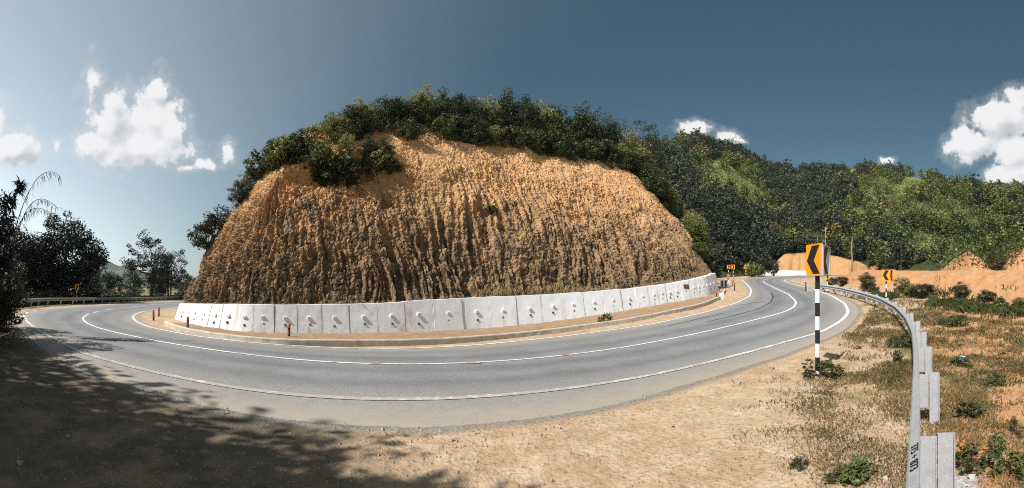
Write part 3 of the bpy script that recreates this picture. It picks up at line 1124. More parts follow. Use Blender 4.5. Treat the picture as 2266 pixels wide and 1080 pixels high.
AX0, AX1 = np.array((-7.0, 33.0)), np.array((26.0, 66.0))


def build_mound():
    n = len(mbase)
    nt, nc = 330, 30
    idx = np.arange(n)
    t = np.linspace(0, 1, nt)
    d = face_d[:, None] * (.72 * t + .28 * t * t)[None]
    X = mbase[:, 0, None] + mn[:, 0, None] * d
    Y = mbase[:, 1, None] + mn[:, 1, None] * d
    zb = mbase[:, 2, None]
    Z = zb + (rim_h[:, None] - zb) * (1.06 * t - .06 * t * t)[None]
    S = np.repeat(MS[:, None], nt, 1)
    # slide: a clean chute of fresh earth; broken ledge left of it
    s_of = lambda px: float(np.interp(px, m_px[(MS >= s_left) & (MS <= s_right)], MS[(MS >= s_left) & (MS <= s_right)]))
    sA, sB = s_of(955), s_of(1090)
    slide = np.exp(-((S - (sA - 1.2 * (1 - t)[None])) / (.5 + 1.7 * (t ** 2)[None])) ** 2) * sstep(.35, .9, t)[None]
    slide = np.maximum(slide, np.exp(-((S - (sB - 3.2 * (1 - t)[None] - .5)) / (.35 + .9 * (t ** 1.5)[None])) ** 2) * sstep(.25, .6, t)[None] * (1 - sstep(.82, .98, t))[None])
    slide = np.maximum(slide, .75 * sstep(.78, .92, t + .1 * fbm(S * .6, t[None] * 3, 0, 3, 91)) * np.exp(-((S - s_of(1010)) / 2.4) ** 2))
    # roughness
    low = 1 - .75 * sstep(.35, .85, t)[None]
    gw = S + .7 * fbm(S * .3, Z * .25, 0, 3, 93)
    groove = 1 - np.abs(fbm(gw * 2.1, Z * .20, 0, 3, 95)) * 2.6
    lowb = (1 - sstep(.2, .62, t))[None]
    groove2 = 1 - np.abs(fbm(gw * 4.6, Z * .55, 3.1, 3, 97)) * 2.4
    clump = fbm(X * .45, Y * .45, Z * .45, 4, 99)
    rock = fbm(X * 1.6, Y * 1.6, Z * 1.6, 3, 101, .6)
    rk = 1 - 2 * np.abs(rock)
    peb = fbm(X * 5.5, Y * 5.5, Z * 4.5, 3, 103, .6)
    peb2 = np.abs(fbm(X * 9 + .5 * peb, Y * 9, Z * 7.0, 2, 104)) * 2 - .6
    wx_, wz_ = X * 2.1 + .6 * rock, Z * 2.1 + .8 * clump
    chip = _hash(np.floor(wx_ + .35 * Z).astype(np.int64), np.floor(Y * 2.1 + .5 * rk).astype(np.int64), np.floor(wz_).astype(np.int64), 9) - .5
    bx_, bz_ = S * 1.15 + .5 * rock, Z * 1.3 + .35 * S + .4 * clump
    slab = _hash(np.floor(bx_).astype(np.int64), np.floor(bz_).astype(np.int64), 0 * bx_.astype(np.int64), 12) - .5
    gmod = .35 + .95 * sstep(-.35, .45, fbm(S * .28, Z * .30, 1.0, 3, 106))
    calm = 1 - .72 * slide
    upf = 1 - .35 * sstep(.4, .8, t)[None]
    out = (.42 * clump + calm * .85 * upf * (low * (-(.16 + .20 * lowb) * gmod * np.clip(groove, 0, 1) - .19 * gmod * np.clip(groove2, 0, 1)) + (.11 * rk - .05) + .10 * peb + .10 * peb2 + .07 * chip))
    ledge_c = s_of(770)
    lz = np.exp(-((S - ledge_c) / 2.8) ** 2) * np.exp(-((t[None] - .74 - .03 * fbm(S * .8, 0.3, 0, 2, 105)) / .05) ** 2)
    hollow = np.exp(-((S - ledge_c) / 2.8) ** 2) * np.exp(-((t[None] - .63) / .07) ** 2)
    brk = np.exp(-((S - ledge_c - .6) / 3.2) ** 2) * np.exp(-((t[None] - .62) / .15) ** 2)
    out = out + .75 * brk * slab + .5 * lz * (1 + .6 * rk) - .24 * hollow * (.3 + 2.4 * rk)
    out = out * sstep(0, .035, t)[None]
    endf = sstep(0, 6, MS) * (1 - sstep(MS[-1] - 6, MS[-1], MS))
    out = out * endf[:, None]
    X = X - mn[:, 0, None] * out
    Y = Y - mn[:, 1, None] * out
    Z = Z + .35 * out + .08 * peb * sstep(0, .05, t)[None]
    # cap
    u = np.linspace(0, 1, nc + 1)[1:]
    fr = np.clip((MS - s_left * .4) / (s_right + 10 - s_left * .4), 0, 1)
    ax = AX0[None] * (1 - fr[:, None]) + AX1[None] * fr[:, None]
    xr, yr, zr = X[:, -1], Y[:, -1], Z[:, -1]
    Xc = xr[:, None] * (1 - u) + ax[:, 0, None] * u
    Yc = yr[:, None] * (1 - u) + ax[:, 1, None] * u
    zc = zr[:, None] + 1.2 * np.sin(u * np.pi / 2)[None] + .15 * fbm(Xc * .8, Yc * .8, 0, 3, 107) * np.sin(u * np.pi)[None]
    top = np.interp(fr, [0, .3, 1], [10.5, 13.0, 16.0])
    zc = zc * (1 - sstep(.5, 1, u))[None] + (top[:, None]) * sstep(.5, 1, u)[None]
    VX, VY, VZ = np.hstack([X, Xc]), np.hstack([Y, Yc]), np.hstack([Z, zc])
    hgt = np.hstack([np.repeat(t[None], n, 0), np.ones((n, nc))])
    grassy = np.hstack([sstep(.95, 1.0, t[None] + .05 * fbm(S * .9, t[None] * 4, 0, 3, 109)) * np.ones((n, 1)), np.ones((n, nc))])
    back = np.clip(sstep(s_right + 1, s_right + 6, MS) + sstep(s_left - 4, s_left - 14, MS) * .6, 0, 1)
    grassy = np.maximum(grassy, back[:, None] * sstep(.1, .5, .5 + fbm(VX * .4, VY * .4, VZ * .4, 3, 111)))
    grassy = np.maximum(grassy, (sstep(s_right - 5, s_right + 2, MS)[:, None] * sstep(.45, .7, hgt + .2 * fbm(VX, VY, VZ, 3, 112)) * .8))
    sl = np.hstack([slide, np.zeros((n, nc))])
    V = np.stack([VX, VY, VZ], -1).reshape(-1, 3)
    o = mesh_np('cliff_mound', V, grid_faces(n, nt + nc), M_cliff, smooth=False, attrs={'height': hgt, 'slide': sl, 'grassy': grassy})
    tag(o, kind='structure')
    return VX, VY, VZ, nt


MX, MY, MZ, MNT = build_mound()
mound_pts = np.stack([MX[::6, MNT - 1::2], MY[::6, MNT - 1::2], MZ[::6, MNT - 1::2]], -1).reshape(-1, 3)


def mound_z(x, y):
    d = (mound_pts[:, 0] - x) ** 2 + (mound_pts[:, 1] - y) ** 2
    return float(mound_pts[d.argmin(), 2])


# ------------------------------------------------------------------ far hills and the wooded hillside
HB_PX = [1000, 1200, 1400, 1550, 1620, 1700, 1790, 1880, 1950, 2050, 2160, 2266, 2500, 2900]
HB_D = [70, 66, 62, 62, 66, 76, 79, 77, 62, 52, 46, 43, 40, 40]
HC_PX = [1000, 1200, 1350, 1420, 1450, 1500, 1560, 1620, 1680, 1740, 1800, 1860, 1900, 1960, 2000, 2060, 2130, 2200, 2266, 2400, 2900]
HC_Y = [520, 470, 400, 348, 325, 312, 308, 330, 360, 378, 378, 374, 372, 376, 382, 398, 416, 422, 424, 440, 500]
HC_D = [120, 130, 145, 150, 155, 160, 165, 170, 178, 185, 190, 190, 188, 182, 178, 172, 168, 160, 150, 140, 130]
CUT_PX = [1690, 1722, 1735, 1790, 1850, 1900, 1935, 1960, 2080, 2110, 2145, 2175, 2200, 2240, 2266, 2400]
CUT_Y = [603, 575, 562, 558, 566, 578, 597, 600, 600, 572, 555, 575, 575, 552, 545, 545]


def hill_pt(az, t):
    """t 0 foot, 1 crest, up to 1.4 falling away behind"""
    px = np.asarray(az) * F + CX
    db, dc = np.interp(px, HB_PX, HB_D), np.interp(px, HC_PX, HC_D)
    zc = EYE + (HY - np.interp(px, HC_PX, HC_Y)) / F * dc
    D = db + (dc - db) * t
    x, y = D * np.sin(az), D * np.cos(az)
    zb = G(db * np.sin(az), db * np.cos(az)) + emb_height(db * np.sin(az), db * np.cos(az)) - .4
    tt = np.clip(t, 0, 1)
    z = zb + (zc - zb) * (.80 * tt ** .92 + .20 * tt ** 2)
    z = z - np.clip(t - 1, 0, 1) * 60
    und = (3.2 * fbm(np.asarray(az) * 7, D * .022, 0, 3, 121) + 1.2 * fbm(x * .08, y * .08, 0, 3, 123)) * sstep(.04, .25, t) * (1 - .6 * sstep(.8, 1, t))
    # steep bare cut at the foot
    cy = np.interp(px, CUT_PX, CUT_Y, left=640, right=545)
    dcut = db + 4.5
    zcut = np.maximum(EYE + (HY - cy) / F * dcut, zb)
    k = np.clip((D - db) / 4.5, 0, 1)
    cutz = zb + (zcut - zb) * k ** .9
    z = np.maximum(z + und, np.where(D < dcut + 10, np.minimum(cutz, zb + (zcut - zb)), -99))
    return x, y, z, D


CLEARS = [(1480, 326, 26, 16), (1585, 380, 40, 26), (1625, 405, 44, 20), (1560, 405, 16, 30), (1660, 440, 30, 25), (1885, 372, 12, 22), (1960, 430, 45, 34), (2020, 420, 36, 26), (1995, 470, 70, 26),
          (2100, 480, 60, 34), (2050, 545, 46, 30), (2180, 500, 60, 26), (2210, 560, 60, 24), (1890, 545, 40, 18), (1790, 548, 50, 10), (2110, 560, 30, 30), (1900, 480, 30, 18), (1720, 470, 26, 14)]


def clear_mask(x, y, z):
    D = np.hypot(x, y)
    px = np.arctan2(x, y) * F + CX
    py = HY - F * (z - EYE) / D
    m = np.zeros_like(px)
    for cx, cy, a, b in CLEARS:
        m = np.maximum(m, 1.5 - np.sqrt(((px - cx) / a) ** 2 + ((py - cy) / b) ** 2))
    return sstep(.15, .6, m + .45 * fbm(x * .12, y * .12, z * .12, 3, 131)), px, py


def build_hill():
    az = np.linspace((1000 - CX) / F, (2900 - CX) / F, 620)
    t = np.r_[np.linspace(0, .08, 22), np.linspace(.09, 1, 90), np.linspace(1.05, 1.5, 8)]
    A, Tt = np.meshgrid(az, t, indexing='ij')
    x, y, z, D = hill_pt(A.ravel(), Tt.ravel())
    px = A.ravel() * F + CX
    cy = np.interp(px, CUT_PX, CUT_Y, left=640, right=545)
    zb = G(x, y)
    py = HY - F * (z - EYE) / D
    db = np.interp(px, HB_PX, HB_D)
    cut = sstep(5.0, 4.2, D - db + .8 * fbm(px * .05, 0.5, 0, 3, 133)) * (cy < 598) * (px > 1700)
    rough = cut * (.5 * fbm(x * .8, y * .8, z * .8, 4, 135, .6) - .35 * np.clip(1 - np.abs(fbm(px * .11, z * .12, 0, 3, 136)) * 3, 0, 1))
    clear, _, _ = clear_mask(x, y, z)
    o = mesh_np('wooded_hill', np.stack([x - np.sin(A.ravel()) * rough, y - np.cos(A.ravel()) * rough, z + .3 * rough], 1), grid_faces(len(az), len(t)), M_hill, smooth=True, attrs={'clear': clear, 'cut': cut})
    tag(o, kind='structure')
    # far blue hill on the left
    pa = np.linspace((60 - CX) / F, (420 - CX) / F, 120)
    prof = np.interp(pa * F + CX, [60, 150, 205, 222, 240, 262, 285, 310, 360, 420], [606, 592, 582, 577, 581, 590, 594, 604, 618, 632])
    tt = np.linspace(-.9, 1, 50)
    A, Tt = np.meshgrid(pa, tt, indexing='ij')
    Dd = 3000 + 800 * Tt
    top = (HY + 4 - np.repeat(prof[:, None], len(tt), 1)) / F * 3000
    x, y = Dd * np.sin(A), Dd * np.cos(A)
    z = -14 + (top + 14) * np.clip(1 - np.abs(Tt) ** 1.4, 0, 1) + 14 * fbm(x * .006, y * .006, 0, 4, 137)
    o = mesh_np('far_hills', np.stack([x.ravel(), y.ravel(), z.ravel()], 1), grid_faces(len(pa), len(tt)), M_hill, smooth=True,
                attrs={'clear': .35 * sstep(.0, .5, fbm(x * .005, y * .005, 0, 3, 139)).ravel(), 'cut': np.zeros(x.size)})
    tag(o, kind='structure')


build_hill()

# ------------------------------------------------------------------ foliage builders
def leaf_quads(rng, c, size, up=.35, asp=.55, out=None):
    """diamond leaves at centres c (N,3); size scalar or (N,)"""
    n = len(c)
    nrm = rng.normal(size=(n, 3))
    nrm /= np.linalg.norm(nrm, axis=1)[:, None]
    nrm[:, 2] = np.abs(nrm[:, 2]) + up
    if out is not None: nrm += .6 * out
    nrm /= np.linalg.norm(nrm, axis=1)[:, None]
    a = rng.normal(size=(n, 3))
    a -= nrm * (a * nrm).sum(1)[:, None]
    a /= np.linalg.norm(a, axis=1)[:, None]
    b = np.cross(nrm, a)
    s = (np.asarray(size) * rng.uniform(.65, 1.35, n))[:, None]
    V = np.stack([c - a * s * .5, c + b * s * asp * .5 - nrm * s * .07, c + a * s * .5 - nrm * s * .12, c - b * s * asp * .5 - nrm * s * .07], 1)
    return V.reshape(-1, 3)


def quads(n):
    return np.arange(n * 4).reshape(-1, 4)


def crown_points(rng, h, w, z0, clumps, per, cr, shape='round', hollow=.35):
    """clump centres fill an uneven crown; leaves gather round them"""
    d = rng.normal(size=(clumps, 3))
    d /= np.linalg.norm(d, axis=1)[:, None]
    r = rng.uniform(hollow, 1, clumps) ** .6
    lump = 1 + .28 * vnoise(d[:, 0] * 2.2 + rng.rand() * 50, d[:, 1] * 2.2, d[:, 2] * 2.2, 3)
    P = d * (r * lump)[:, None]
    hz = (h - z0) / 2
    if shape == 'cone':
        k = .35 + .65 * np.clip((1 - P[:, 2]) / 2, 0, 1) * 1.2
        P[:, :2] *= k[:, None]
    if shape == 'flat':
        P[:, 2] *= .75
    C0 = np.c_[P[:, 0] * w / 2, P[:, 1] * w / 2, z0 + hz + P[:, 2] * hz]
    rad = cr * rng.uniform(.6, 1.25, clumps)
    k = rng.poisson(per, clumps).clip(3)
    ci = np.repeat(np.arange(clumps), k)
    e = rng.normal(size=(len(ci), 3))
    e /= np.linalg.norm(e, axis=1)[:, None]
    rr = rng.uniform(.35, 1, len(ci)) ** .6
    L = C0[ci] + e * (rr * rad[ci])[:, None] * np.array((1, 1, .75))
    return L, C0, e


def tree_meshes(name, seed, h, w, z0, clumps, per, cr, leaf, lmat, bmat, trunk_r, shape='round', stems=1, limbs=10, lean=.05, hollow=.35):
    rng = np.random.RandomState(seed)
    L, C0, e = crown_points(rng, h, w, z0, clumps, per, cr, shape, hollow)
    L[:, 2] = np.maximum(L[:, 2], .05)
    V = leaf_quads(rng, L, leaf, out=e)
    tip = np.repeat(sstep(.64, .95, L[:, 2] / h + .12 * rng.normal(size=len(L))), 4)
    me_c = mesh_np(name + '_crown', V, quads(len(L)), lmat, attrs={'tip': tip}).data
    b = MB()
    tops = []
    for s_ in range(stems):
        ang = rng.rand() * 6.28
        off = Vector((math.cos(ang), math.sin(ang), 0)) * (0.0 if stems == 1 else .25 * w * .4)
        k = Vector((rng.normal() * lean, rng.normal() * lean, 0)) * h
        pts = [off * .3 + Vector((0, 0, -.25)), off * .5 + k * .2 + Vector((0, 0, z0 * .5 + .12 * h)), off * .8 + k * .6 + Vector((0, 0, z0 + .28 * (h - z0))), off + k + Vector((0, 0, z0 + .72 * (h - z0)))]
        b.tube(pts, [trunk_r * 1.25, trunk_r, trunk_r * .72, trunk_r * .25], 7)
        tops.append(pts)
    for q in rng.choice(len(C0), min(limbs, len(C0)), False):
        p = Vector(C0[q])
        pts = tops[rng.randint(len(tops))]
        a = pts[1].lerp(pts[3], rng.uniform(.15, .7))
        mid = a.lerp(p, .5) + Vector((0, 0, -.04 * h * rng.rand()))
        b.tube([a, mid, p], [trunk_r * .5, trunk_r * .32, trunk_r * .1], 5, False)
    me_t = b.build(name + '_trunk', bmat, None, True).data
    for nm in (name + '_crown', name + '_trunk'):
        o = bpy.data.objects.get(nm)
        if o: bpy.data.objects.remove(o)
    return me_t, me_c, h


def plant_tree(kind, loc, rz, s, name, label, cat, group=None, sz=None, parts=('trunk', 'crown')):
    me_t, me_c, h = kind
    root = empty(name, loc, rz)
    root.scale = (s, s, sz or s) if name not in ('field_bush', 'verge_weed') else (s * R.uniform(.95, 1.7), s * R.uniform(.7, 1.1), (sz or s) * R.uniform(.85, 1.05))
    tag(root, label, cat, group)
    link(parts[0], me_t, None, root)
    link(parts[1], me_c, None, root)
    return root


BUSHY = [tree_meshes('bushy', 200 + i, 5.0, 3.4 + .3 * (i % 3), .35, 120, 66, .52, .165, M_leaf if i in (1, 3) else M_leaf2, M_bark, .07, ('round', 'cone', 'round')[i % 3], 3, 16) for i in range(6)]
DENSE = [tree_meshes('dense', 220 + i, 5.2, 4.2, .5, 130, 66, .58, .17, M_leaf, M_bark, .09, 'round', 2, 16) for i in range(3)]
SHRUB = [tree_meshes('shrub', 240 + i, 1.6, 1.9, .05, 46, 40, .32, .15, (M_leaf2, M_leaf, M_leaf3)[i % 3], M_bark, .03, 'round', 4, 10, .1) for i in range(6)]
TUFT = [tree_meshes('tuft', 260 + i, 1.5, 2.0, .02, 40, 40, .30, .17, M_leaf3, M_bark, .02, 'round', 4, 8, .1) for i in range(3)]
FEATH = [tree_meshes('feather', 280 + i, 6.0, 5.4, 1.6, 34, 70, .62, .15, M_leaf, M_bark, .085, 'flat', 2, 26, .10, .55) for i in range(2)]
BIG = [tree_meshes('big', 300 + i, 10.0, 8.6, .6, 230, 84, 1.0, .30, M_black_leaf, M_bark, .22, 'round', 2, 26) for i in range(3)]
OPEN = [tree_meshes('open', 320 + i, 9.0, 7.0, 1.6, 95, 60, .78, .26, M_black_leaf, M_bark, .16, 'round', 2, 30, .06, .5) for i in range(2)]

# ------------------------------------------------------------------ trees on the mound
ORD = ['first', 'second', 'third', 'fourth', 'fifth', 'sixth', 'seventh', 'eighth', 'ninth', 'tenth', 'eleventh', 'twelfth', 'thirteenth', 'fourteenth', 'fifteenth', 'sixteenth', 'seventeenth', 'eighteenth', 'nineteenth',
       'twentieth', 'twenty-first', 'twenty-second', 'twenty-third', 'twenty-fourth', 'twenty-fifth', 'twenty-sixth', 'twenty-seventh', 'twenty-eighth', 'twenty-ninth', 'thirtieth']


def rim_at(px, inset=1.0):
    """point on the mound top just behind the rim in photo column px (front side only)"""
    k = int(round(inset * 2))
    rx, ry, rz = MX[:, MNT - 1 + k], MY[:, MNT - 1 + k], MZ[:, MNT - 1 + k]
    a = np.arctan2(rx, ry) * F + CX
    ok = (MS > s_left - 12) & (MS < s_right + 16)
    d = np.abs(a - px) + np.where(ok, 0, 1e6)
    # nearest of the crossings
    c = np.argsort(d)[:25]
    D = np.hypot(rx, ry)
    i = c[np.argmin(D[c])]
    return rx[i], ry[i], rz[i], D[i]


SKY_ROW = [(520, 330, .7, 0), (548, 338, 1.3, 2), (585, 330, 1.5, 1), (618, 305, 1.3, 0), (655, 283, 1.5, 3), (690, 272, 1.2, 4), (722, 256, 1.4, 1), (755, 262, 1.2, 5), (786, 238, 1.5, 0), (820, 226, 1.2, 2), (850, 232, 1.5, 4),
           (882, 213, 1.2, 3), (915, 214, 1.5, 0), (945, 200, 1.3, 4), (968, 197, 1.3, 2), (1005, 203, 1.4, 1), (1035, 212, 1.1, 5), (1065, 218, 1.4, 3), (1100, 222, 1.2, 2), (1137, 207, 1.5, 1), (1175, 214, 1.2, 4), (1205, 226, 1.5, 5),
           (1240, 236, 1.3, 3), (1300, 240, 1.6, 1), (1345, 262, 1.4, 3), (1400, 285, 1.5, 5)]
HUE = ['dark green', 'yellowish green', 'dark green', 'blackish green', 'yellow tipped', 'dark green']
for i, (px, ty, ins, kd) in enumerate(SKY_ROW):
    x, y, z, D = rim_at(px, ins)
    h = max(2.2, zat(ty, D) - z)
    k = BUSHY[kd] if i % 4 else DENSE[i % len(DENSE)]
    sz = h / k[2]
    s = min(1.25, max(.62, sz * .95)) * R.uniform(.9, 1.1)
    plant_tree(k, (x, y, z - .1), R.uniform(0, 6.28), s, 'mound_tree', 'leafy %s tree on the mound skyline, %s from the left along the ridge' % ('dense' if k in DENSE else 'bushy', ORD[i]), 'tree', 'trees along the top of the mound', sz)
for px, ty, ins, lab in ((1330, 232, 1.6, 'feathery tree with flat open sprays near the right end of the mound skyline'), (1415, 252, 1.6, 'airy thin-leaved tree leaning out at the right shoulder of the mound')):
    x, y, z, D = rim_at(px, ins)
    h = zat(ty, D) - z
    plant_tree(FEATH[px % 2], (x, y, z - .1), R.uniform(0, 6), h / 6 * .95, 'feathery_tree', lab, 'tree', None, h / 6)
# second rank behind, filling the gaps
for i in range(34):
    px = 545 + i * 27 + R.uniform(-10, 10)
    ins = R.uniform(3.0, 6.5)
    x, y, z, D = rim_at(px, ins)
    ty = np.interp(px, [p[0] for p in SKY_ROW], [p[1] for p in SKY_ROW]) + R.uniform(8, 34)
    h = max(2.0, zat(ty, D) - z)
    k = R.choice(BUSHY + DENSE)
    plant_tree(k, (x, y, z - .1), R.uniform(0, 6.28), min(1.2, h / k[2] * R.uniform(.9, 1.1)), 'mound_tree', 'dark bushy tree standing behind the front row on the mound', 'tree', 'trees in the back rows of the mound top', h / k[2])


def face_at(px, py):
    """point of the roughened cliff face seen at a photo pixel (nearest in picture terms, front side)"""
    sub = (slice(None, None, 4), slice(0, MNT, 4))
    x, y, z = MX[sub], MY[sub], MZ[sub]
    D = np.hypot(x, y)
    u, v = np.arctan2(x, y) * F + CX, HY - F * (z - EYE) / D
    d = (u - px) ** 2 + (v - py) ** 2 + D * 2.0
    i = np.unravel_index(d.argmin(), d.shape)
    return x[i], y[i], z[i], D[i]


# bushes along and just over the rim: (px, py base, height m, kind list, wording)
RIM_BUSH = [(712, 392, 1.9, BUSHY, 0, 'round light green bush clinging below the rim above the broken ledge'), (745, 380, 1.5, BUSHY, 1, 'dark bush hanging over the broken ledge, beside the round light green one'),
            (790, 380, 1.4, SHRUB, 0, 'low green shrub in the middle of the ledge bushes'), (835, 380, 1.3, SHRUB, 3, 'leafy shrub at the right end of the ledge bushes'), (768, 338, 1.8, BUSHY, 5, 'tall dark bush behind the ledge shrubs under the skyline trees'),
            (815, 335, 1.6, BUSHY, 1, 'twiggy tall bush right of the ledge shrubs'), (850, 336, 1.5, BUSHY, 3, 'dark bush at the edge of the shaded earth hollow'),
            (730, 398, 1.5, SHRUB, 3, 'leafy shrub at the foot of the ledge bushes, just right of the round light one'), (765, 392, 1.4, TUFT, 1, 'grassy tuft among the ledge bushes, left of the low green shrub'), (812, 380, 1.2, TUFT, 0, 'light grassy tuft between the two ledge shrubs'), (862, 380, 1.3, SHRUB, 4, 'dark shrub beside the shaded earth, last of the ledge bushes'), (695, 378, 1.8, SHRUB, 0, 'green shrub on the left side of the round light green bush'),
            (512, 425, 1.9, BUSHY, 3, 'lowest dark bush on the left shoulder of the mound'), (525, 400, 1.9, BUSHY, 5, 'middle dark bush on the left shoulder of the mound'), (545, 385, 1.7, DENSE, 1, 'upper dark bush on the left shoulder of the mound'),
            (575, 388, 1.5, TUFT, 0, 'light green tuft on the left shoulder rim'), (610, 372, 1.5, TUFT, 1, 'yellow green tuft on the rim left of the ledge bushes'), (640, 362, 1.7, SHRUB, 0, 'green shrub on the rim left of the ledge bushes'),
            (668, 352, 1.7, SHRUB, 1, 'dark shrub on the rim left of the round light green bush'), (485, 500, 1.5, SHRUB, 1, 'small shrub sticking out of the left cliff edge, upper one'), (440, 545, 1.9, SHRUB, 4, 'small open shrub sticking out of the left cliff edge, lower one'),
            (980, 303, 1.3, TUFT, 0, 'bright grassy tuft at the top of the fresh earth chute'), (1010, 300, 1.3, TUFT, 2, 'second bright grassy tuft right of the chute top'), (900, 312, 1.4, SHRUB, 1, 'dark shrub on the rim left of the chute'),
            (1050, 312, 2.6, BUSHY, 3, 'dark round bush overhanging the rim right of the chute'), (1095, 318, 2.2, BUSHY, 0, 'dark bush on the rim under the highest right crown'), (1140, 325, 1.6, TUFT, 1, 'pale green tuft on the rim right of centre'),
            (1180, 332, 1.8, SHRUB, 2, 'light leafy shrub on the rim right of the pale tuft'), (1225, 340, 2.0, SHRUB, 4, 'dark leafy shrub on the right rim'), (1262, 345, 1.7, TUFT, 0, 'bright tuft on the right rim, left one of three'),
            (1300, 350, 1.8, TUFT, 1, 'bright tuft on the right rim, middle one of three'), (1340, 355, 1.8, TUFT, 2, 'bright tuft on the right rim, right one of three'), (1375, 358, 2.2, BUSHY, 2, 'bush at the right corner of the rim'),
            (1405, 370, 2.6, DENSE, 0, 'dense dark bush where the rim turns down at the right'), (1440, 400, 2.8, DENSE, 1, 'dense dark bush on the upper right flank'), (1470, 420, 2.2, SHRUB, 2, 'light shrub on the right flank of the cliff'),
            (1452, 428, 1.3, TUFT, 1, 'grassy tuft on the right part of the cliff face'), (1545, 560, 1.2, SHRUB, 5, 'small shrub low on the right edge of the cliff'), (1085, 470, .7, SHRUB, 1, 'tiny dark shrub in the middle of the bare cliff face')]
for px, py, h, kl, ki, lab in RIM_BUSH:
    x, y, z, D = face_at(px, py)
    k = kl[ki % len(kl)]
    s = h / k[2]
    plant_tree(k, (x, y, z - (.15 if kl in (SHRUB, TUFT) else .8)), R.uniform(0, 6.28), s * R.uniform(.95, 1.25), 'cliff_bush', lab, 'bush', 'bushes along the cliff rim', s)

k0, k1 = np.searchsorted(MS, s_right + 1.5), np.searchsorted(MS, s_right + 26)
_r = np.random.RandomState(91)
for q in range(30):
    i_ = int(_r.uniform(k0, min(k1, len(MS) - 4)))
    j_ = int(MNT * _r.uniform(.05, .98) ** .8)
    k = (DENSE + BUSHY)[_r.randint(9)]
    hh = _r.uniform(2.4, 4.2)
    plant_tree(k, (MX[i_, j_], MY[i_, j_], MZ[i_, j_] - .5), _r.uniform(0, 6.28), hh / k[2], 'gully_tree', 'dark shaded tree in the gully behind the right edge of the cliff', 'tree', 'trees in the shaded gully right of the mound', hh / k[2])


def rim_grass():
    rng = np.random.RandomState(83)
    n = 5200
    ok = np.nonzero((MS > s_left - 10) & (MS < s_right + 8))[0]
    i = rng.choice(ok, n)
    j = (MNT - 1 + rng.randint(-26, 4, n)).clip(0, MX.shape[1] - 1)
    den = sstep(-.15, .45, fbm(MS[i] * .45, .5, 0, 3, 143))
    k = rng.rand(n) < den
    i, j = i[k], j[k]
    return MX[i, j], MY[i, j], MZ[i, j], rng


# ------------------------------------------------------------------ wood on the hillside
def forest_mesh(name, seed, h, w, n, leaf, mat, shape):
    rng = np.random.RandomState(seed)
    L, C0, e = crown_points(rng, h, w, .2, n, 16, .52, shape, .3)
    keep = (L[:, 2] > h * .12) & (np.hypot(L[:, 0], L[:, 1]) < w * .58) & (L[:, 2] < h * 1.02)
    L, e = L[keep], e[keep]
    V = leaf_quads(rng, L, leaf, .45, .8, e)
    tr = []
    for q in range(4):
        a0, a1 = q * math.pi / 2, (q + 1) * math.pi / 2
        tr += [(math.cos(a0) * .12, math.sin(a0) * .12, -.3), (math.cos(a1) * .12, math.sin(a1) * .12, -.3), (math.cos(a1) * .04, math.sin(a1) * .04, h * .85), (math.cos(a0) * .04, math.sin(a0) * .04, h * .85)]
    V = np.vstack([V, tr])
    o = mesh_np(name, V, quads(len(V) // 4), mat)
    me = o.data
    bpy.data.objects.remove(o)
    return me, V


FT = [forest_mesh('forest_crown', 400 + i, 4.4, 3.5, 46, .36, M_forest2 if i == 5 else M_forest, ('round', 'round', 'cone', 'flat', 'round', 'round')[i]) for i in range(6)]


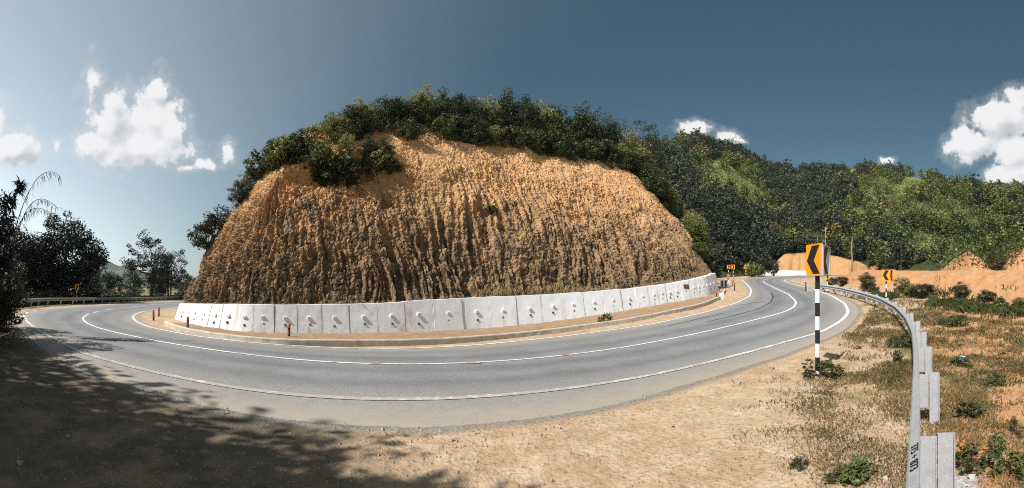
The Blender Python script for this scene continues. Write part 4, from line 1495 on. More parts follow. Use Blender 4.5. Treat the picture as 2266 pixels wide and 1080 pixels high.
def build_forest():
    rng = np.random.RandomState(77)
    pts = []
    n = 9000
    az = rng.uniform((1180 - CX) / F, (2330 - CX) / F, n)
    t = rng.uniform(.015, 1.06, n)
    x, y, z, D = hill_pt(az, t)
    px = az * F + CX
    db = np.interp(px, HB_PX, HB_D)
    cy = np.interp(px, CUT_PX, CUT_Y, left=640, right=545)
    w = D / D.max()
    keep = rng.rand(n) < w
    keep &= ~((D - db < 5.2) & (cy < 599) & (px > 1700))
    cl, _, py = clear_mask(x, y, z)
    keep &= rng.rand(n) > cl * .93
    idx = np.nonzero(keep)[0]
    # thin out: no two closer than about 1.7 m
    cell = {}
    sel = []
    for i in idx:
        k = (int(x[i] // 1.9), int(y[i] // 1.9))
        if k in cell: continue
        cell[k] = 1
        sel.append(i)
    sel = np.array(sel)
    # trees near clearings and on the right slope are lighter
    light = (cl[sel] > .05) | ((px[sel] > 1880) & (rng.rand(len(sel)) < .55) & (py[sel] > 410))
    vis = (px[sel] > 1430) & (px[sel] < 2290)
    size = np.where(vis, 1 / D[sel], 0)
    order = np.argsort(-size)
    ind = order[:280]
    indset = set(ind.tolist())
    grp = 'trees of the dense wood on the right hillside'
    for q in ind:
        i = sel[q]
        k = 5 if light[q] else rng.randint(5)
        o = bpy.data.objects.new('hillside_tree', FT[k][0])
        COL.objects.link(o)
        s = rng.uniform(.55, 1.25)
        o.location = (x[i], y[i], z[i] - .35)
        o.rotation_euler = (0, 0, rng.uniform(0, 6.28))
        o.scale = (s, s, s * rng.uniform(.85, 1.15))
        tag(o, 'dark leafy tree in the dense wood low on the right hillside', 'tree', grp)
    VV = {0: [], 1: []}
    TT = {0: [], 1: []}
    for q in range(len(sel)):
        if q in indset: continue
        i = sel[q]
        k = 5 if light[q] else rng.randint(5)
        V = FT[k][1]
        a = rng.uniform(0, 6.28)
        s = rng.uniform(.5, 1.15) * (1.0 + (.45 if rng.rand() < .12 else 0))
        c, sn = math.cos(a) * s, math.sin(a) * s
        W = np.c_[V[:, 0] * c - V[:, 1] * sn + x[i], V[:, 0] * sn + V[:, 1] * c + y[i], V[:, 2] * s * rng.uniform(.85, 1.25) + z[i] - .35]
        VV[int(k == 5)].append(W)
        TT[int(k == 5)].append(np.full(len(W), rng.rand() ** 1.6))
    for key, nm, mat in ((0, 'hillside_wood', M_forest), (1, 'hillside_scrub', M_forest2)):
        W = np.concatenate(VV[key])
        o = mesh_np(nm, W, quads(len(W) // 4), mat, attrs={'tone': np.concatenate(TT[key])})
        tag(o, 'dense wood covering the right hillside up to its skyline' if key == 0 else 'lighter green scrub growing through the wood and clearings of the right hillside', 'wood' if key == 0 else 'scrub', None, 'stuff')
    # low grass and scrub in the clearings
    m = cl > .25
    gx, gy, gz = x[m], y[m], z[m]
    n2 = min(len(gx), 2600)
    base = np.stack([gx, gy, gz], 1)[:n2]
    L = np.repeat(base, 22, 0) + rng.normal(size=(n2 * 22, 3)) * np.array((.9, .9, .45)) + np.array((0, 0, .5))
    o = mesh_np('clearing_grass', leaf_quads(rng, L, .55, .2, .4), quads(len(L)), M_leaf3)
    tag(o, 'bright green tall grass in the clearings of the right hillside', 'grass', None, 'stuff')


build_forest()

# bushes at the foot of the hill and beside the far road: (px, D, height, kind, wording)
FOOT = [(1690, 66, 3.6, DENSE, 0, 'round grey green bush at the far bend, left of the low white parapet'), (1668, 64, 2.6, SHRUB, 0, 'light green bush left of the round one at the far bend'), (1712, 68, 3.0, BUSHY, 3, 'dark bush hanging over the left end of the low white parapet'),
        (2205, 40, 3.0, DENSE, 2, 'dark tree standing alone in front of the right orange earth cuts')]
for px, D, h, kl, ki, lab in FOOT:
    x, y, z = at(px, D, lambda a, b: terrain(a, b))
    k = kl[ki]
    plant_tree(k, (x, y, z - .1), R.uniform(0, 6), h / k[2] * 1.05, 'roadside_bush', lab, 'bush', None, h / k[2])

# ------------------------------------------------------------------ trees beyond the left bend
LT = [(150, 52, 482, BIG, 0, 1.0, 'large dark round-crowned tree beyond the left guardrail'), (85, 50, 515, BIG, 1, .9, 'dark tree left of the large round-crowned one'), (40, 47, 500, BIG, 2, .8, 'dark tree at the left edge behind the tall grass'),
      (330, 72, 520, OPEN, 0, 1.0, 'open branching tree standing in the middle of the gap left of the mound'), (375, 78, 548, OPEN, 1, .9, 'tree right of the open branching one, next to the mound'), (235, 66, 592, DENSE, 0, 1.1, 'small dark tree in front of the far blue hill'),
      (290, 68, 597, DENSE, 1, 1.1, 'small dark tree left of the open branching one'), (190, 60, 575, DENSE, 2, 1.0, 'dark tree filling the right foot of the large crown'), (352, 84, 585, BIG, 1, .8, 'dark tree behind the open branching one'), (405, 92, 600, DENSE, 1, 1.0, 'tree at the foot of the cliff edge beyond the left bend')]
for px, D, ty, kl, ki, wd, lab in LT:
    x, y, z = at(px, D)
    h = zat(ty, D) - z
    k = kl[ki]
    plant_tree(k, (x, y, z - .15), R.uniform(0, 6), h / k[2] * wd, 'roadside_tree', lab, 'tree', 'trees beyond the left bend', h / k[2])
for i in range(26):
    px = -60 + i * 18 + R.uniform(-6, 6)
    D = R.uniform(1.04, 1.12) * np.interp(px, [-60, 45, 100, 200, 300, 390], [30, 34, 40, 47, 57, 72]) + 2
    x, y, z = at(px, D)
    k = R.choice(SHRUB[:3] + TUFT)
    h = R.uniform(.9, 2.2)
    plant_tree(k, (x, y, z - .1), R.uniform(0, 6), h / k[2] * 1.3, 'verge_bush', 'low green weedy bush behind the left guardrail', 'bush', 'low bushes behind the left guardrail', h / k[2])

# tall arching grass at the left edge
def build_tall_grass():
    rng = np.random.RandomState(9)
    D = 15.0
    specs = [((20, 560), (75, 405), (135, 392), 'long arching grass plume reaching highest into the left sky'), ((30, 560), (70, 450), (128, 462), 'arching grass plume below the highest one'), ((25, 570), (60, 470), (125, 480), 'lowest arching grass plume at the left edge'),
             ((-10, 560), (38, 425), (44, 418), 'upright leafy reed shoot at the left edge'), ((0, 560), (15, 455), (20, 445), 'shorter upright leafy reed shoot at the left edge')]
    for p0, p1, p2, lab in specs:
        def W(p):
            x, y, _ = at(p[0], D)
            return Vector((x, y, zat(p[1], D)))
        a, b, c = W(p0), W(p1), W(p2)
        base = at(p0[0] - 6, D)
        pts = [Vector((base[0], base[1], base[2] - .1)), a]
        ctrl = b * 2 - (a + c) * .5
        pts += [a * (1 - t) ** 2 + ctrl * 2 * t * (1 - t) + c * t * t for t in np.linspace(.12, 1, 16)]
        rt = empty('grass_stalk', tuple(pts[0]))
        tag(rt, lab, 'grass', 'tall arching grass at the left edge')
        O0 = Vector(rt.location)
        m = MB()
        m.tube([p - O0 for p in pts], list(np.linspace(.022, .006, len(pts))), 5)
        m.build('stem', M_bark, rt, True)
        m = MB()
        upr = 'upright' in lab
        for i in range(5, len(pts)):
            for k in range(4 if not upr else 12):
                p = pts[i - 1].lerp(pts[i], rng.rand()) - O0
                ln = rng.uniform(.22, .55) if not upr else rng.uniform(.25, .5)
                side = Vector((rng.normal() * .5 + .3, rng.normal() * .5, -rng.uniform(.5, 1.0) if not upr else rng.uniform(-.9, .5))).normalized()
                q = p + side * ln + Vector((0, 0, -.08))
                wv = Vector((-side.y, side.x, .3)).normalized() * (.014 if not upr else .04)
                md = p.lerp(q, .45) + Vector((0, 0, .05))
                m.add([p, md + wv, q, md - wv], [(0, 1, 2, 3)])
        m.build('blades', M_black_leaf, rt)


build_tall_grass()
for i, (px, D, ty, lab) in enumerate([(-45, 13, 430, 'tall dark thicket bush cut off by the left picture edge'), (-22, 16, 545, 'dark thicket bush at the left picture edge under the reed shoots'), (-20, 11.5, 560, 'lower dark thicket bush at the left picture edge')]):
    x, y, z = at(px, D)
    h = zat(ty, D) - z
    k = (BIG[0], DENSE[1], DENSE[0])[i]
    plant_tree(k, (x, y, z - .1), i * 2.0, min(h / k[2], 2.6 / (k is BIG[0] and 8.6 or 4.2)), 'thicket_bush', lab, 'bush', None, h / k[2])

# tall trees behind the camera whose shade falls across the near verge
for i, (x, y, h, s) in enumerate([(-12.6, -5.7, 13.5, 1.0), (-16.8, -5.7, 13.5, 1.05), (-21.2, -6.0, 14, 1.05), (-26.5, -6.2, 13.5, 1.05), (-32, -7.0, 14, 1.05), (-14.5, -8.6, 13.5, 1.0), (-8.6, -4.6, 12, .95), (-19.5, -10, 14, 1.0), (-10.5, -9.4, 14, 1.0), (-37, -7.5, 13, 1.0), (-8.3, -3.3, 11.0, .74)]):
    k = BIG[i % 3]
    plant_tree(k, (x, y, -.1), i * 1.3, s * .98, 'shade_tree', 'tall broad tree beside the verge, behind the viewer', 'tree', 'trees behind the viewer', h / k[2])

# ------------------------------------------------------------------ guardrails
def w_profile(th=.004):
    f = [(.000, .156), (.006, .148), (.070, .104), (.083, .085), (.083, .062), (.070, .045), (.014, .010), (.010, 0.0), (.014, -.010), (.070, -.045), (.083, -.062), (.083, -.085), (.070, -.104), (.006, -.148), (.000, -.156)]
    return f + [(d - th, z * (1 - .02)) for d, z in f[::-1]]


def guardrail(label, path, ztop, side, first, spacing=2.0, cat='guardrail'):
    """path (N,2) along the rail, ztop (N,) height of its top; side(+1/-1) which normal faces the road"""
    q = smooth_path(np.c_[path, ztop], .25, 6)
    t, n = normals2(q)
    n = n * side
    s = np.r_[0, np.cumsum(np.linalg.norm(np.diff(q[:, :2], axis=0), axis=1))]
    root = empty('guardrail', (q[0, 0], q[0, 1], float(G(q[0, 0], q[0, 1]))))
    tag(root, label, cat)
    L = np.array(root.location)
    prof = w_profile()
    zc = q[:, 2] - .156
    V = np.stack([np.c_[q[:, :2] + n * d, zc + z] for d, z in prof], 1)
    nv = len(prof)
    i = np.arange(len(q) - 1)[:, None]
    j = np.arange(nv)[None]
    j2 = (j + 1) % nv
    f = np.stack([i * nv + j, (i + 1) * nv + j, (i + 1) * nv + j2, i * nv + j2], -1).reshape(-1, 4)
    mesh_np('rail_beam', V.reshape(-1, 3) - L, f, M_galv, root)
    protos = None
    k = first
    while k < s[-1]:
        c = np.array([np.interp(k, s, q[:, a]) for a in range(3)])
        tn = np.array([np.interp(k, s, t[:, a]) for a in (0, 1)])
        nn = np.array([np.interp(k, s, n[:, a]) for a in (0, 1)])
        gz = float(G(c[0], c[1]))
        hgt = c[2] - gz
        if protos is None:
            def chan(w, h, z0):
                m = MB()
                m.box((0, 0, z0 + h / 2), (w, .006, h))
                m.box((-w / 2 + .003, .0275, z0 + h / 2), (.006, .049, h))
                m.box((w / 2 - .003, .0275, z0 + h / 2), (.006, .049, h))
                return m
            po = chan(.125, .95, -.945).build('post', M_galv, root)
            so = chan(.118, .42, -.43).build('spacer', M_galv, root)
            m = MB()
            m.box((0, -.012, -.20), (.05, .018, .03))
            m.tube([(.015, -.003, -.20), (.015, -.03, -.20)], .012, 6)
            bo = m.build('bolt', M_galv, so)
            m = MB()
            protos = (po, so, bo)
            P, S, B = po, so, bo
        else:
            P, S, B = [o.copy() for o in protos]
            for o in (P, S, B): COL.objects.link(o)
            B.parent = S
        rz = math.atan2(nn[1], nn[0])
        # local +x points to the road
        sp = c[:2] - nn * (.059 + .006)
        pp = c[:2] - nn * (.118 + .0625 + .012)
        for o, a in ((S, sp), (P, pp)):
            o.location = Vector((a[0], a[1], c[2] + (.004 if o is P else -.004))) - Vector(L)
            o.rotation_euler = (R.uniform(-.012, .012), 0, rz)
        B.location = (-.062, 0, 0)
        B.rotation_euler = (0, 0, 0)
        k += spacing
    return root, q, n


# right rail
PX_RR = [(2036, 1000), (2036, 960), (2035, 900), (2034, 830), (2032, 775), (2025, 728), (2008, 697), (1985, 675), (1950, 657), (1910, 645.5), (1860, 634.5), (1812, 628)]
rr_ = unproj(PX_RR, .62)
d0 = rr_[0, :2] / np.linalg.norm(rr_[0, :2])
start = d0 * 1.25
path = np.vstack([start[None], rr_[:, :2]])
zt = np.r_[float(G(*start)) + .62, rr_[:, 2] + .62]
rail_r, rq, rn = guardrail('long grey steel guardrail with wide posts curving along the right verge, number painted on it', path, zt, -1, 1.57)
if np.mean((rn * -rq[:, :2]).sum(1)) < -99: pass
# painted number on the sloping top of the beam
txt = bpy.data.curves.new('lettering', 'FONT')
txt.body = '375 \u00f7 873'
txt.size = .088
txt.align_x = 'CENTER'
txt.align_y = 'CENTER'
txt.space_character = 1.05
txt.extrude = .0006
txt.offset = .0012
M_ink = plain('black_brush_paint', (.012, .012, .014), .6, .3, 30)
txt.materials.append(M_ink)
_tmp = bpy.data.objects.new('lettering_curve', txt)
COL.objects.link(_tmp)
bpy.context.view_layer.update()
_me = bpy.data.meshes.new_from_object(_tmp.evaluated_get(bpy.context.evaluated_depsgraph_get()))
bpy.data.objects.remove(_tmp)
to = bpy.data.objects.new('lettering', _me)
COL.objects.link(to)
to.parent = rail_r
sq = np.r_[0, np.cumsum(np.linalg.norm(np.diff(rq[:, :2], axis=0), axis=1))]
i0 = int(np.searchsorted(sq, 1.12))
c = rq[i0]
tv = Vector((*((rq[i0 + 1] - rq[i0 - 1])[:2]), 0)).normalized()
nv_ = Vector((rn[i0, 0], rn[i0, 1], 0))
xa = -tv                                                     # letters read towards the viewer
down = (nv_ * .064 + Vector((0, 0, -.044))).normalized()
ya = -down
za = xa.cross(ya)
if za.z < 0:
    xa = -xa
    za = xa.cross(ya)
Mt = Matrix((xa, ya, za)).transposed().to_4x4()
pos = Vector((c[0], c[1], c[2])) + nv_ * .038 + Vector((0, 0, -.030)) + za * .004
to.matrix_local = Matrix.Translation(pos - Vector(rail_r.location)) @ Mt

# left rail
LR = [(-30, 25.5, 676), (10, 27.5, 668), (45, 31, 660), (100, 37, 659), (200, 43, 658.5), (300, 54, 658), (370, 66, 657.5), (420, 78, 657)]
lp = np.array([at(px, D)[:2] for px, D, y in LR])
lz = np.array([max(float(G(*p)) + .62, min(zat(y, D), float(G(*p)) + .80)) for p, (px, D, y) in zip(lp, LR)])
rail_l, lq, ln_ = guardrail('grey steel guardrail along the outside of the left bend under the dark trees', lp, lz, 1, 1.0)

# ------------------------------------------------------------------ chevron signs
CHEV = [(.38, .955), (.86, .955), (.50, .49), (.88, .065), (.45, .065), (.055, .49)]


def board(parent, O0, A, B, z0, z1, mat, chev_mat, name, th=.018, flip=False, rim=None):
    """upright board between plan points A (left seen from its face) and B; the face looks to the left-hand side normal"""
    A, B = Vector((*A, 0)), Vector((*B, 0))
    xd = (B - A)
    W = xd.length
    xd.normalize()
    yd = Vector((-xd.y, xd.x, 0))                        # away from the viewer of the face
    M = Matrix((xd, yd, Vector((0, 0, 1)))).transposed().to_4x4()
    M.translation = Vector((A.x, A.y, z0)) - O0
    H = z1 - z0
    m = MB()
    m.prism([(0, 0), (W, 0), (W, H), (0, H)], M, th)
    o = m.build(name, mat, parent)
    pts = [((1 - u) if flip else u, v) for u, v in CHEV]
    if flip: pts = pts[::-1]
    m = MB()
    Mf = M.copy()
    Mf.translation = M.translation - yd * .003
    m.prism([(u * W, v * H) for u, v in pts], Mf, .002)
    m.build('chevron', chev_mat, o)
    if rim:
        m = MB()
        e = .018
        for (x0, x1, a, b) in ((-.004, e, 0, H), (W - e, W + .004, 0, H), (e, W - e, 0, e), (e, W - e, H - e, H)):
            Mr = M.copy()
            Mr.translation = M.translation - yd * .028
            m.prism([(x0, a), (x1, a), (x1, b), (x0, b)], Mr, .05)
        m.build('rim', rim, o)
    return o


def banded_pole(parent, O0, base, top_z, r, band, n=12, cap=None, dark=None):
    bx, by, bz = base
    m = MB()
    m.tube([Vector((bx, by, bz - .25)) - O0, Vector((bx, by, top_z)) - O0], r, n)
    p = m.build('pole', dark or M_black, parent)
    z = top_z - band
    k = 1
    while z > bz + .02:
        if k % 2:
            m = MB()
            m.tube([Vector((bx, by, max(z - band, bz + .02))) - O0, Vector((bx, by, z)) - O0], r * 1.03, n)
            m.build('white_band', M_white, p)
        k += 1
        z -= band
    return p


def polar(px, D):
    a = (px - CX) / F
    return (D * math.sin(a), D * math.cos(a))


# the near sign
bp = unproj([(1809, 829)])[0]
Dp = math.hypot(bp[0], bp[1])
rt = empty('chevron_sign', tuple(bp))
tag(rt, 'tall nearest chevron sign with orange board on a thick black and white pole', 'road sign')
O0 = Vector(rt.location)
zt_ = zat(541, Dp)
zb_ = zat(611, Dp)
banded_pole(rt, O0, tuple(bp), zb_ + .01, .046, .262, 24)
m = MB()
m.tube([Vector((bp[0], bp[1], zb_)) - O0, Vector((bp[0], bp[1], zt_ - .08)) - O0], .030, 12)
m.build('support', M_black, rt)
# the pole's top band starts just under the boards
A_ = polar(1784, Dp + .15)
B_ = polar(1818.5, Dp - .28)
C2 = polar(1834.5, Dp + .22)
board(rt, O0, A_, B_, zb_, zt_, M_orange, M_black, 'orange_board')
board(rt, O0, (B_[0] + .012, B_[1] + .004), C2, zb_ + .01, zt_ - .03, M_grey_face, M_black, 'grey_board', rim=M_galv)
m = MB()
m.tube([Vector((bp[0], bp[1], zt_ - .02)) - O0, Vector((bp[0], bp[1], zt_ + .14)) - O0], .012, 6)
m.build('spike', M_rust, rt, True)


def small_sign(px, D, ytop, ybot, wpx, direction, label, second=True, face=M_orange, ground=None, dark=None):
    x, y, z = at(px, D)
    if ground is not None: z = ground(x, y)
    rt = empty('chevron_sign', (x, y, z))
    tag(rt, label, 'road sign', 'small chevron signs round the bends')
    O0 = Vector(rt.location)
    z1, z0 = zat(ytop, D), zat(ybot, D)
    banded_pole(rt, O0, (x, y, z), z0 + .05, .04, .24, 8, dark=dark)
    A = polar(px - wpx / 2, D - .02)
    B = polar(px + wpx / 2, D - .06)
    board(rt, O0, A, B, z0, z1, face, M_black, 'orange_board', flip=(direction > 0))
    if second:
        B2 = (B[0] + .01, B[1] + .01)
        C_2 = polar(px + wpx / 2 + 8 * 30 / D * .6, D + .35)
        board(rt, O0, B2, C_2, z0, z1, face, M_black, 'side_board', flip=(direction > 0))


tz = lambda x, y: float(terrain(x, y))
small_sign(1961, 22.5, 597, 622, 17, -1, 'chevron sign pointing left behind the curve of the right guardrail', True, M_orange, tz)
small_sign(1831, 30.0, 596, 618, 9, -1, 'chevron sign half hidden behind the near sign, at the far end of the right guardrail', False, M_orange, tz)
small_sign(42, 31.6, 624, 638, 9, 1, 'leftmost chevron sign of the three under the left trees', True)
small_sign(170, 42.2, 628.5, 640.5, 8.5, 1, 'middle chevron sign of the three under the left trees, pointing right', False)
small_sign(264, 49.6, 637, 645.5, 7, 1, 'rightmost and smallest chevron sign of the three under the left trees', False, M_red)
g = unproj([(1613, 611)])[0]
small_sign(1612.5, 51, 586.5, 595, 7, 1, 'left one of the pair of chevron signs past the right end of the white wall', False)
small_sign(1622.5, 47, 586, 596, 7.5, 1, 'right one of the pair of chevron signs past the right end of the white wall', False)
small_sign(1650.5, 58, 587, 595, 6, 1, 'lone small chevron sign right of the pair past the white wall', False)
small_sign(1708.5, 71, 590, 597, 7, 1, 'dull red chevron sign standing before the far low white parapet', False, M_red)

# striped hazard board with culvert parapet at the wall's right end
x, y, z = at(1612.5, 40)
rt = empty('hazard_marker', (x, y, z))
tag(rt, 'orange and black striped hazard board by the right end of the white wall', 'hazard board')
O0 = Vector(rt.location)
m = MB()
m.tube([(0, 0, -.2), (0, 0, 1.0)], .035, 8)
m.build('post', M_black, rt, True)
A, B = polar(1609, 39.95), polar(1616, 39.95)
xd = (Vector((*B, 0)) - Vector((*A, 0)))
W = xd.length
xd.normalize()
yd = Vector((-xd.y, xd.x, 0))
M = Matrix((xd, yd, Vector((0, 0, 1)))).transposed().to_4x4()
M.translation = Vector((*A, z + .75)) - O0
m = MB()
m.prism([(0, 0), (W, 0), (W, .5), (0, .5)], M, .02)
bo = m.build('striped_board', M_orange, rt)
Mf = M.copy()
Mf.translation = M.translation - yd * .003
m = MB()
for k in range(3):
    m.prism([(0, .02 + k * .17), (W, .11 + k * .17), (W, .18 + k * .17 - .0), (0, .09 + k * .17)], Mf, .002)
m.build('black_stripes', M_black, bo)
x, y, z = at(1604, 39)
rt = empty('culvert_parapet', (x, y, z))
tag(rt, 'small white and black banded concrete block over the drain past the white wall', 'parapet')
m = MB()
m.box((0, 0, .35), (.9, .25, .7), None, .02)
m.build('body', M_white, rt)
m = MB()
for k in (-.28, .1): m.box((k, -.128, .36), (.16, .012, .62))
m.build('black_bands', M_black, rt)
rt.rotation_euler = (0, 0, -.5)

# low white parapet across the far bend
def parapet():
    pts = [(1688, 73.0), (1710, 74.0), (1740, 74.5), (1780, 74), (1810, 72.5), (1830, 71)]
    P = np.array([at(a, b)[:2] for a, b in pts])
    q = smooth_path(np.c_[P, P[:, 0] * 0], .6, 8)
    t, n = normals2(q)
    z0 = G(q[:, 0], q[:, 1]) - .2
    z1 = np.array([zat(np.interp(math.atan2(a, b) * F + CX, [1688, 1700, 1830], [598.5, 598, 600.5]), math.hypot(a, b)) for a, b in q[:, :2]])
    V = np.stack([np.c_[q[:, :2] + n * o, zz] for o, zz in ((-.18, z0), (-.15, z1), (.15, z1), (.18, z0))], 1)
    i = np.arange(len(q) - 1)[:, None]
    j = np.arange(4)[None]
    f = np.stack([i * 4 + j, (i + 1) * 4 + j, (i + 1) * 4 + (j + 1) % 4, i * 4 + (j + 1) % 4], -1).reshape(-1, 4)
    V = V.reshape(-1, 3)
    V0 = V[len(V) // 2].copy()
    zz = np.zeros(len(V))
    o = mesh_np('parapet_wall', V - V0, [f, np.array([[0, 1, 2, 3]]), np.array([[len(V) - 1, len(V) - 2, len(V) - 3, len(V) - 4]])], M_wall, attrs={'foot': zz, 'stain': zz})
    o.location = V0
    tag(o, 'low plain white parapet wall across the far bend of the road', 'parapet')


parapet()

# ------------------------------------------------------------------ marker posts along the inner verge
def marker_post(px, py, h, label):
    p = unproj([(px, py)])[0]
    rt = empty('marker_post', tuple(p))
    tag(rt, label, 'marker post', 'orange and black marker posts on the inner verge')
    m = MB()
    m.tube([(0, 0, -.2), (0, 0, h * .55)], .05, 8)
    m.build('post', M_black, rt, True)
    m = MB()
    m.tube([(0, 0, h * .55), (0, 0, h * .97), (0, 0, h)], [.052, .052, .03], 8)
    b = m.build('orange_top', M_red, rt, True)
    m = MB()
    m.tube([(0, 0, h * .70), (0, 0, h * .76)], .055, 8)
    m.build('dark_ring', M_black, b, True)
    rt.rotation_euler = (R.uniform(-.05, .05), R.uniform(-.05, .05), R.uniform(0, 3))


for px, py, h, lab in ((639, 752, .58, 'banded marker post in front of the white wall, nearest one to the viewer'), (415, 734, .60, 'banded marker post before the left end of the white wall'), (340, 709, .55, 'banded marker post on the dirt verge at the left bend, left one of two'),
                       (351.5, 700, .55, 'banded marker post on the dirt verge at the left bend, right one of two'), (1586, 663, .60, 'banded marker post at the right end of the white wall beside the white stone'), (1625.5, 643, .7, 'banded marker post on the verge below the pair of chevron signs'),
                       (1621.5, 632, .7, 'banded marker post just behind the one below the pair of chevron signs')):
    marker_post(px, py, h, lab)
p = unproj([(1597.5, 661)])[0]
m = MB()
m.box((0, 0, .12), (.30, .18, .55), None, .04)
o = m.build('kilometre_stone', M_white)
o.location = p
tag(o, 'small white kilometre stone on the dirt verge near the right end of the wall', 'milestone')
# end post of the right rail
p = at(1789, 31.2)
rt = empty('rail_end_post', p)
tag(rt, 'short dark post with a pale block at the far end of the right guardrail', 'post')
m = MB()
m.tube([(-.3, 0, -.2), (-.3, 0, .75)], .045, 8)
m.build('dark_post', M_black, rt, True)
m = MB()
m.box((.05, 0, .2), (.45, .3, .5), None, .04)
m.build('pale_block', M_concrete, rt)

# thin poles on the right
for px, D, yt, rad, mat, lab, nm in ((1826.5, 80, 503, .07, M_galv, 'thin grey pole rising behind the near sign', 'thin_pole'), (1885.5, 56, 527, .13, M_bark_pale, 'bare pale tree trunk standing between the earth cuts', 'bare_trunk')):
    x, y, z = at(px, D, lambda a, b: terrain(a, b))
    zz = zat(yt, D)
    m = MB()
    b_ = .0 if mat is M_galv else .25
    m.tube([(0, 0, -.3), (b_ * .3, 0, (zz - z) * .4), (-b_ * .4, .05, (zz - z) * .75), (b_ * .3, 0, zz - z)], [rad, rad * .9, rad * .75, rad * .45], 8)
    if mat is M_bark_pale:
        m.tube([(-b_ * .3, 0, (zz - z) * .7), (.3, 0, (zz - z) * .82)], [rad * .4, rad * .15], 6)
        m.tube([(0, 0, (zz - z) * .5), (-.28, 0, (zz - z) * .6)], [rad * .35, rad * .12], 6)
    o = m.build(nm, mat, None, True)
    o.location = (x, y, z)
    tag(o, lab, 'pole' if mat is M_galv else 'tree trunk')

# ------------------------------------------------------------------ plants, rubble and litter on the verges
THF = lambda a, b: terrain(a, b)
FIELD = [(1862, 634, 30, 1.3, 'wide leafy bush behind the far end of the right guardrail', DENSE), (1838, 632, 22, 1.0, 'low bush just right of the near sign behind the guardrail', SHRUB), (1918, 640, 40, 1.6, 'tall round bush left of the chevron sign behind the right guardrail', DENSE),
         (1997, 642, 34, 1.5, 'upright bush right of the chevron sign behind the guardrail', BUSHY), (2040, 660, 42, 1.5, 'broad dark bush right of the upright one at the foot of the orange bank', DENSE), (2015, 655, 26, 1.1, 'small bush between the upright and the broad dark bush', SHRUB),
         (2128, 664, 42, 1.2, 'wide dark bush in the middle of the orange bank foot', DENSE), (2108, 678, 26, .8, 'small bush below the wide dark one in the field', SHRUB), (2180, 668, 30, .9, 'low bush right of the wide dark one on the bank foot', SHRUB), (2255, 676, 26, .9, 'low bush at the right picture edge on the bank foot', SHRUB),
         (2085, 720, 28, .8, 'scrubby bush standing in the dry field beyond the rail bend', SHRUB), (2118, 722, 34, .9, 'scrubby bush right beside the one beyond the rail bend', SHRUB), (2215, 682, 30, .6, 'low green scrub patch right of the field bushes', TUFT), (2065, 672, 24, .6, 'low green scrub patch behind the rail bend', TUFT),
         (1935, 655, 26, .7, 'low weeds behind the guardrail below the chevron sign', TUFT)]
for px, py, hp, wd, lab, kl in FIELD:
    p = unproj([(px, py)], 0, THF)[0]
    D = math.hypot(p[0], p[1])
    h = hp / F * D
    k = kl[(px * 7 + py) % len(kl)]
    plant_tree(k, (p[0], p[1], p[2] - .05), R.uniform(0, 6), h / k[2] * wd, 'field_bush', lab, 'bush', 'bushes in the dry field and along its bank', h / k[2])

NEARPL = [(1815, 836, 44, 'leafy weed clump growing round the foot of the near sign', 1.5), (1337, 717, 26, 'small broad-leaved plant on the dirt verge before the white wall', 1.0), (1990, 770, 40, 'low dark weeds against the guardrail bend', .9), (1985, 800, 30, 'low weeds on the verge beside the guardrail, below the dark ones', 1.0),
          (1900, 1058, 44, 'spreading dark weed at the bottom of the verge, left of the pale rubble', 1.7), (1850, 1065, 26, 'low sprawling weed left of the spreading dark one', 1.6), (2150, 925, 50, 'yellow green broad-leaved weed in the field beside the rail posts', .9), (2205, 1010, 60, 'tall greyish weed stem near the bottom right corner', .6),
          (2240, 1050, 60, 'leafy weed in the bottom right corner', 1.2), (2150, 1040, 50, 'dark leafy weed behind the nearest rail post', 1.3), (2200, 855, 34, 'small dark bush in the middle of the dry field', 1.0), (2130, 812, 26, 'dark weed under the blue and white litter', 1.4), (2250, 960, 34, 'green sprig at the right edge of the dry field', 1.0),
          (1770, 1035, 22, 'little green sprig on the near verge', 1.4), (2082, 930, 20, 'seedling growing at the foot of the second rail post', .8), (5, 716, 24, 'dark weed on the shaded verge at the left edge', 1.6)]
WEED = [tree_meshes('weed', 500 + i, .5, .55, .01, 26, 16, .11, .075, M_weed if i % 3 else M_leaf3, M_bark, .008, 'round', 4, 10, .15) for i in range(4)]
for i, (px, py, hp, lab, wd) in enumerate(NEARPL):
    p = unproj([(px, py)], 0, THF)[0]
    D = math.hypot(p[0], p[1])
    h = hp / F * D
    k = WEED[i % 4]
    plant_tree(k, (p[0], p[1], p[2] - .01), R.uniform(0, 6), h / k[2] * wd, 'verge_weed', lab, 'plant', 'weeds on the near verge and field', h / k[2], ('stem', 'leaves'))


def scatter(n, azr, Dr, mask, seed):
    rng = np.random.RandomState(seed)
    a = rng.uniform(azr[0], azr[1], n)
    d = np.exp(rng.uniform(math.log(Dr[0]), math.log(Dr[1]), n))
    x, y = d * np.sin(a), d * np.cos(a)
    k = mask(x, y, rng)
    x, y = x[k], y[k]
    return x, y, terrain(x, y), rng


def verge_mask(x, y, rng):
    l, eo, ei, dist = lateral(x, y)
    off = (l > eo + .5) | (dist > 9)
    n = fbm(x * .5, y * .5, 0, 3, 51) + .7 * fbm(x * 1.6, y * 1.6, 0, 3, 53)
    rsd = sstep(.0, 4.0, x - .95 * y + 1.0 + 1.4 * n)
    return off & (rng.rand(len(x)) < rsd * (.10 + .9 * sstep(-.3, .7, n))) & (emb_height(x, y) < .15)


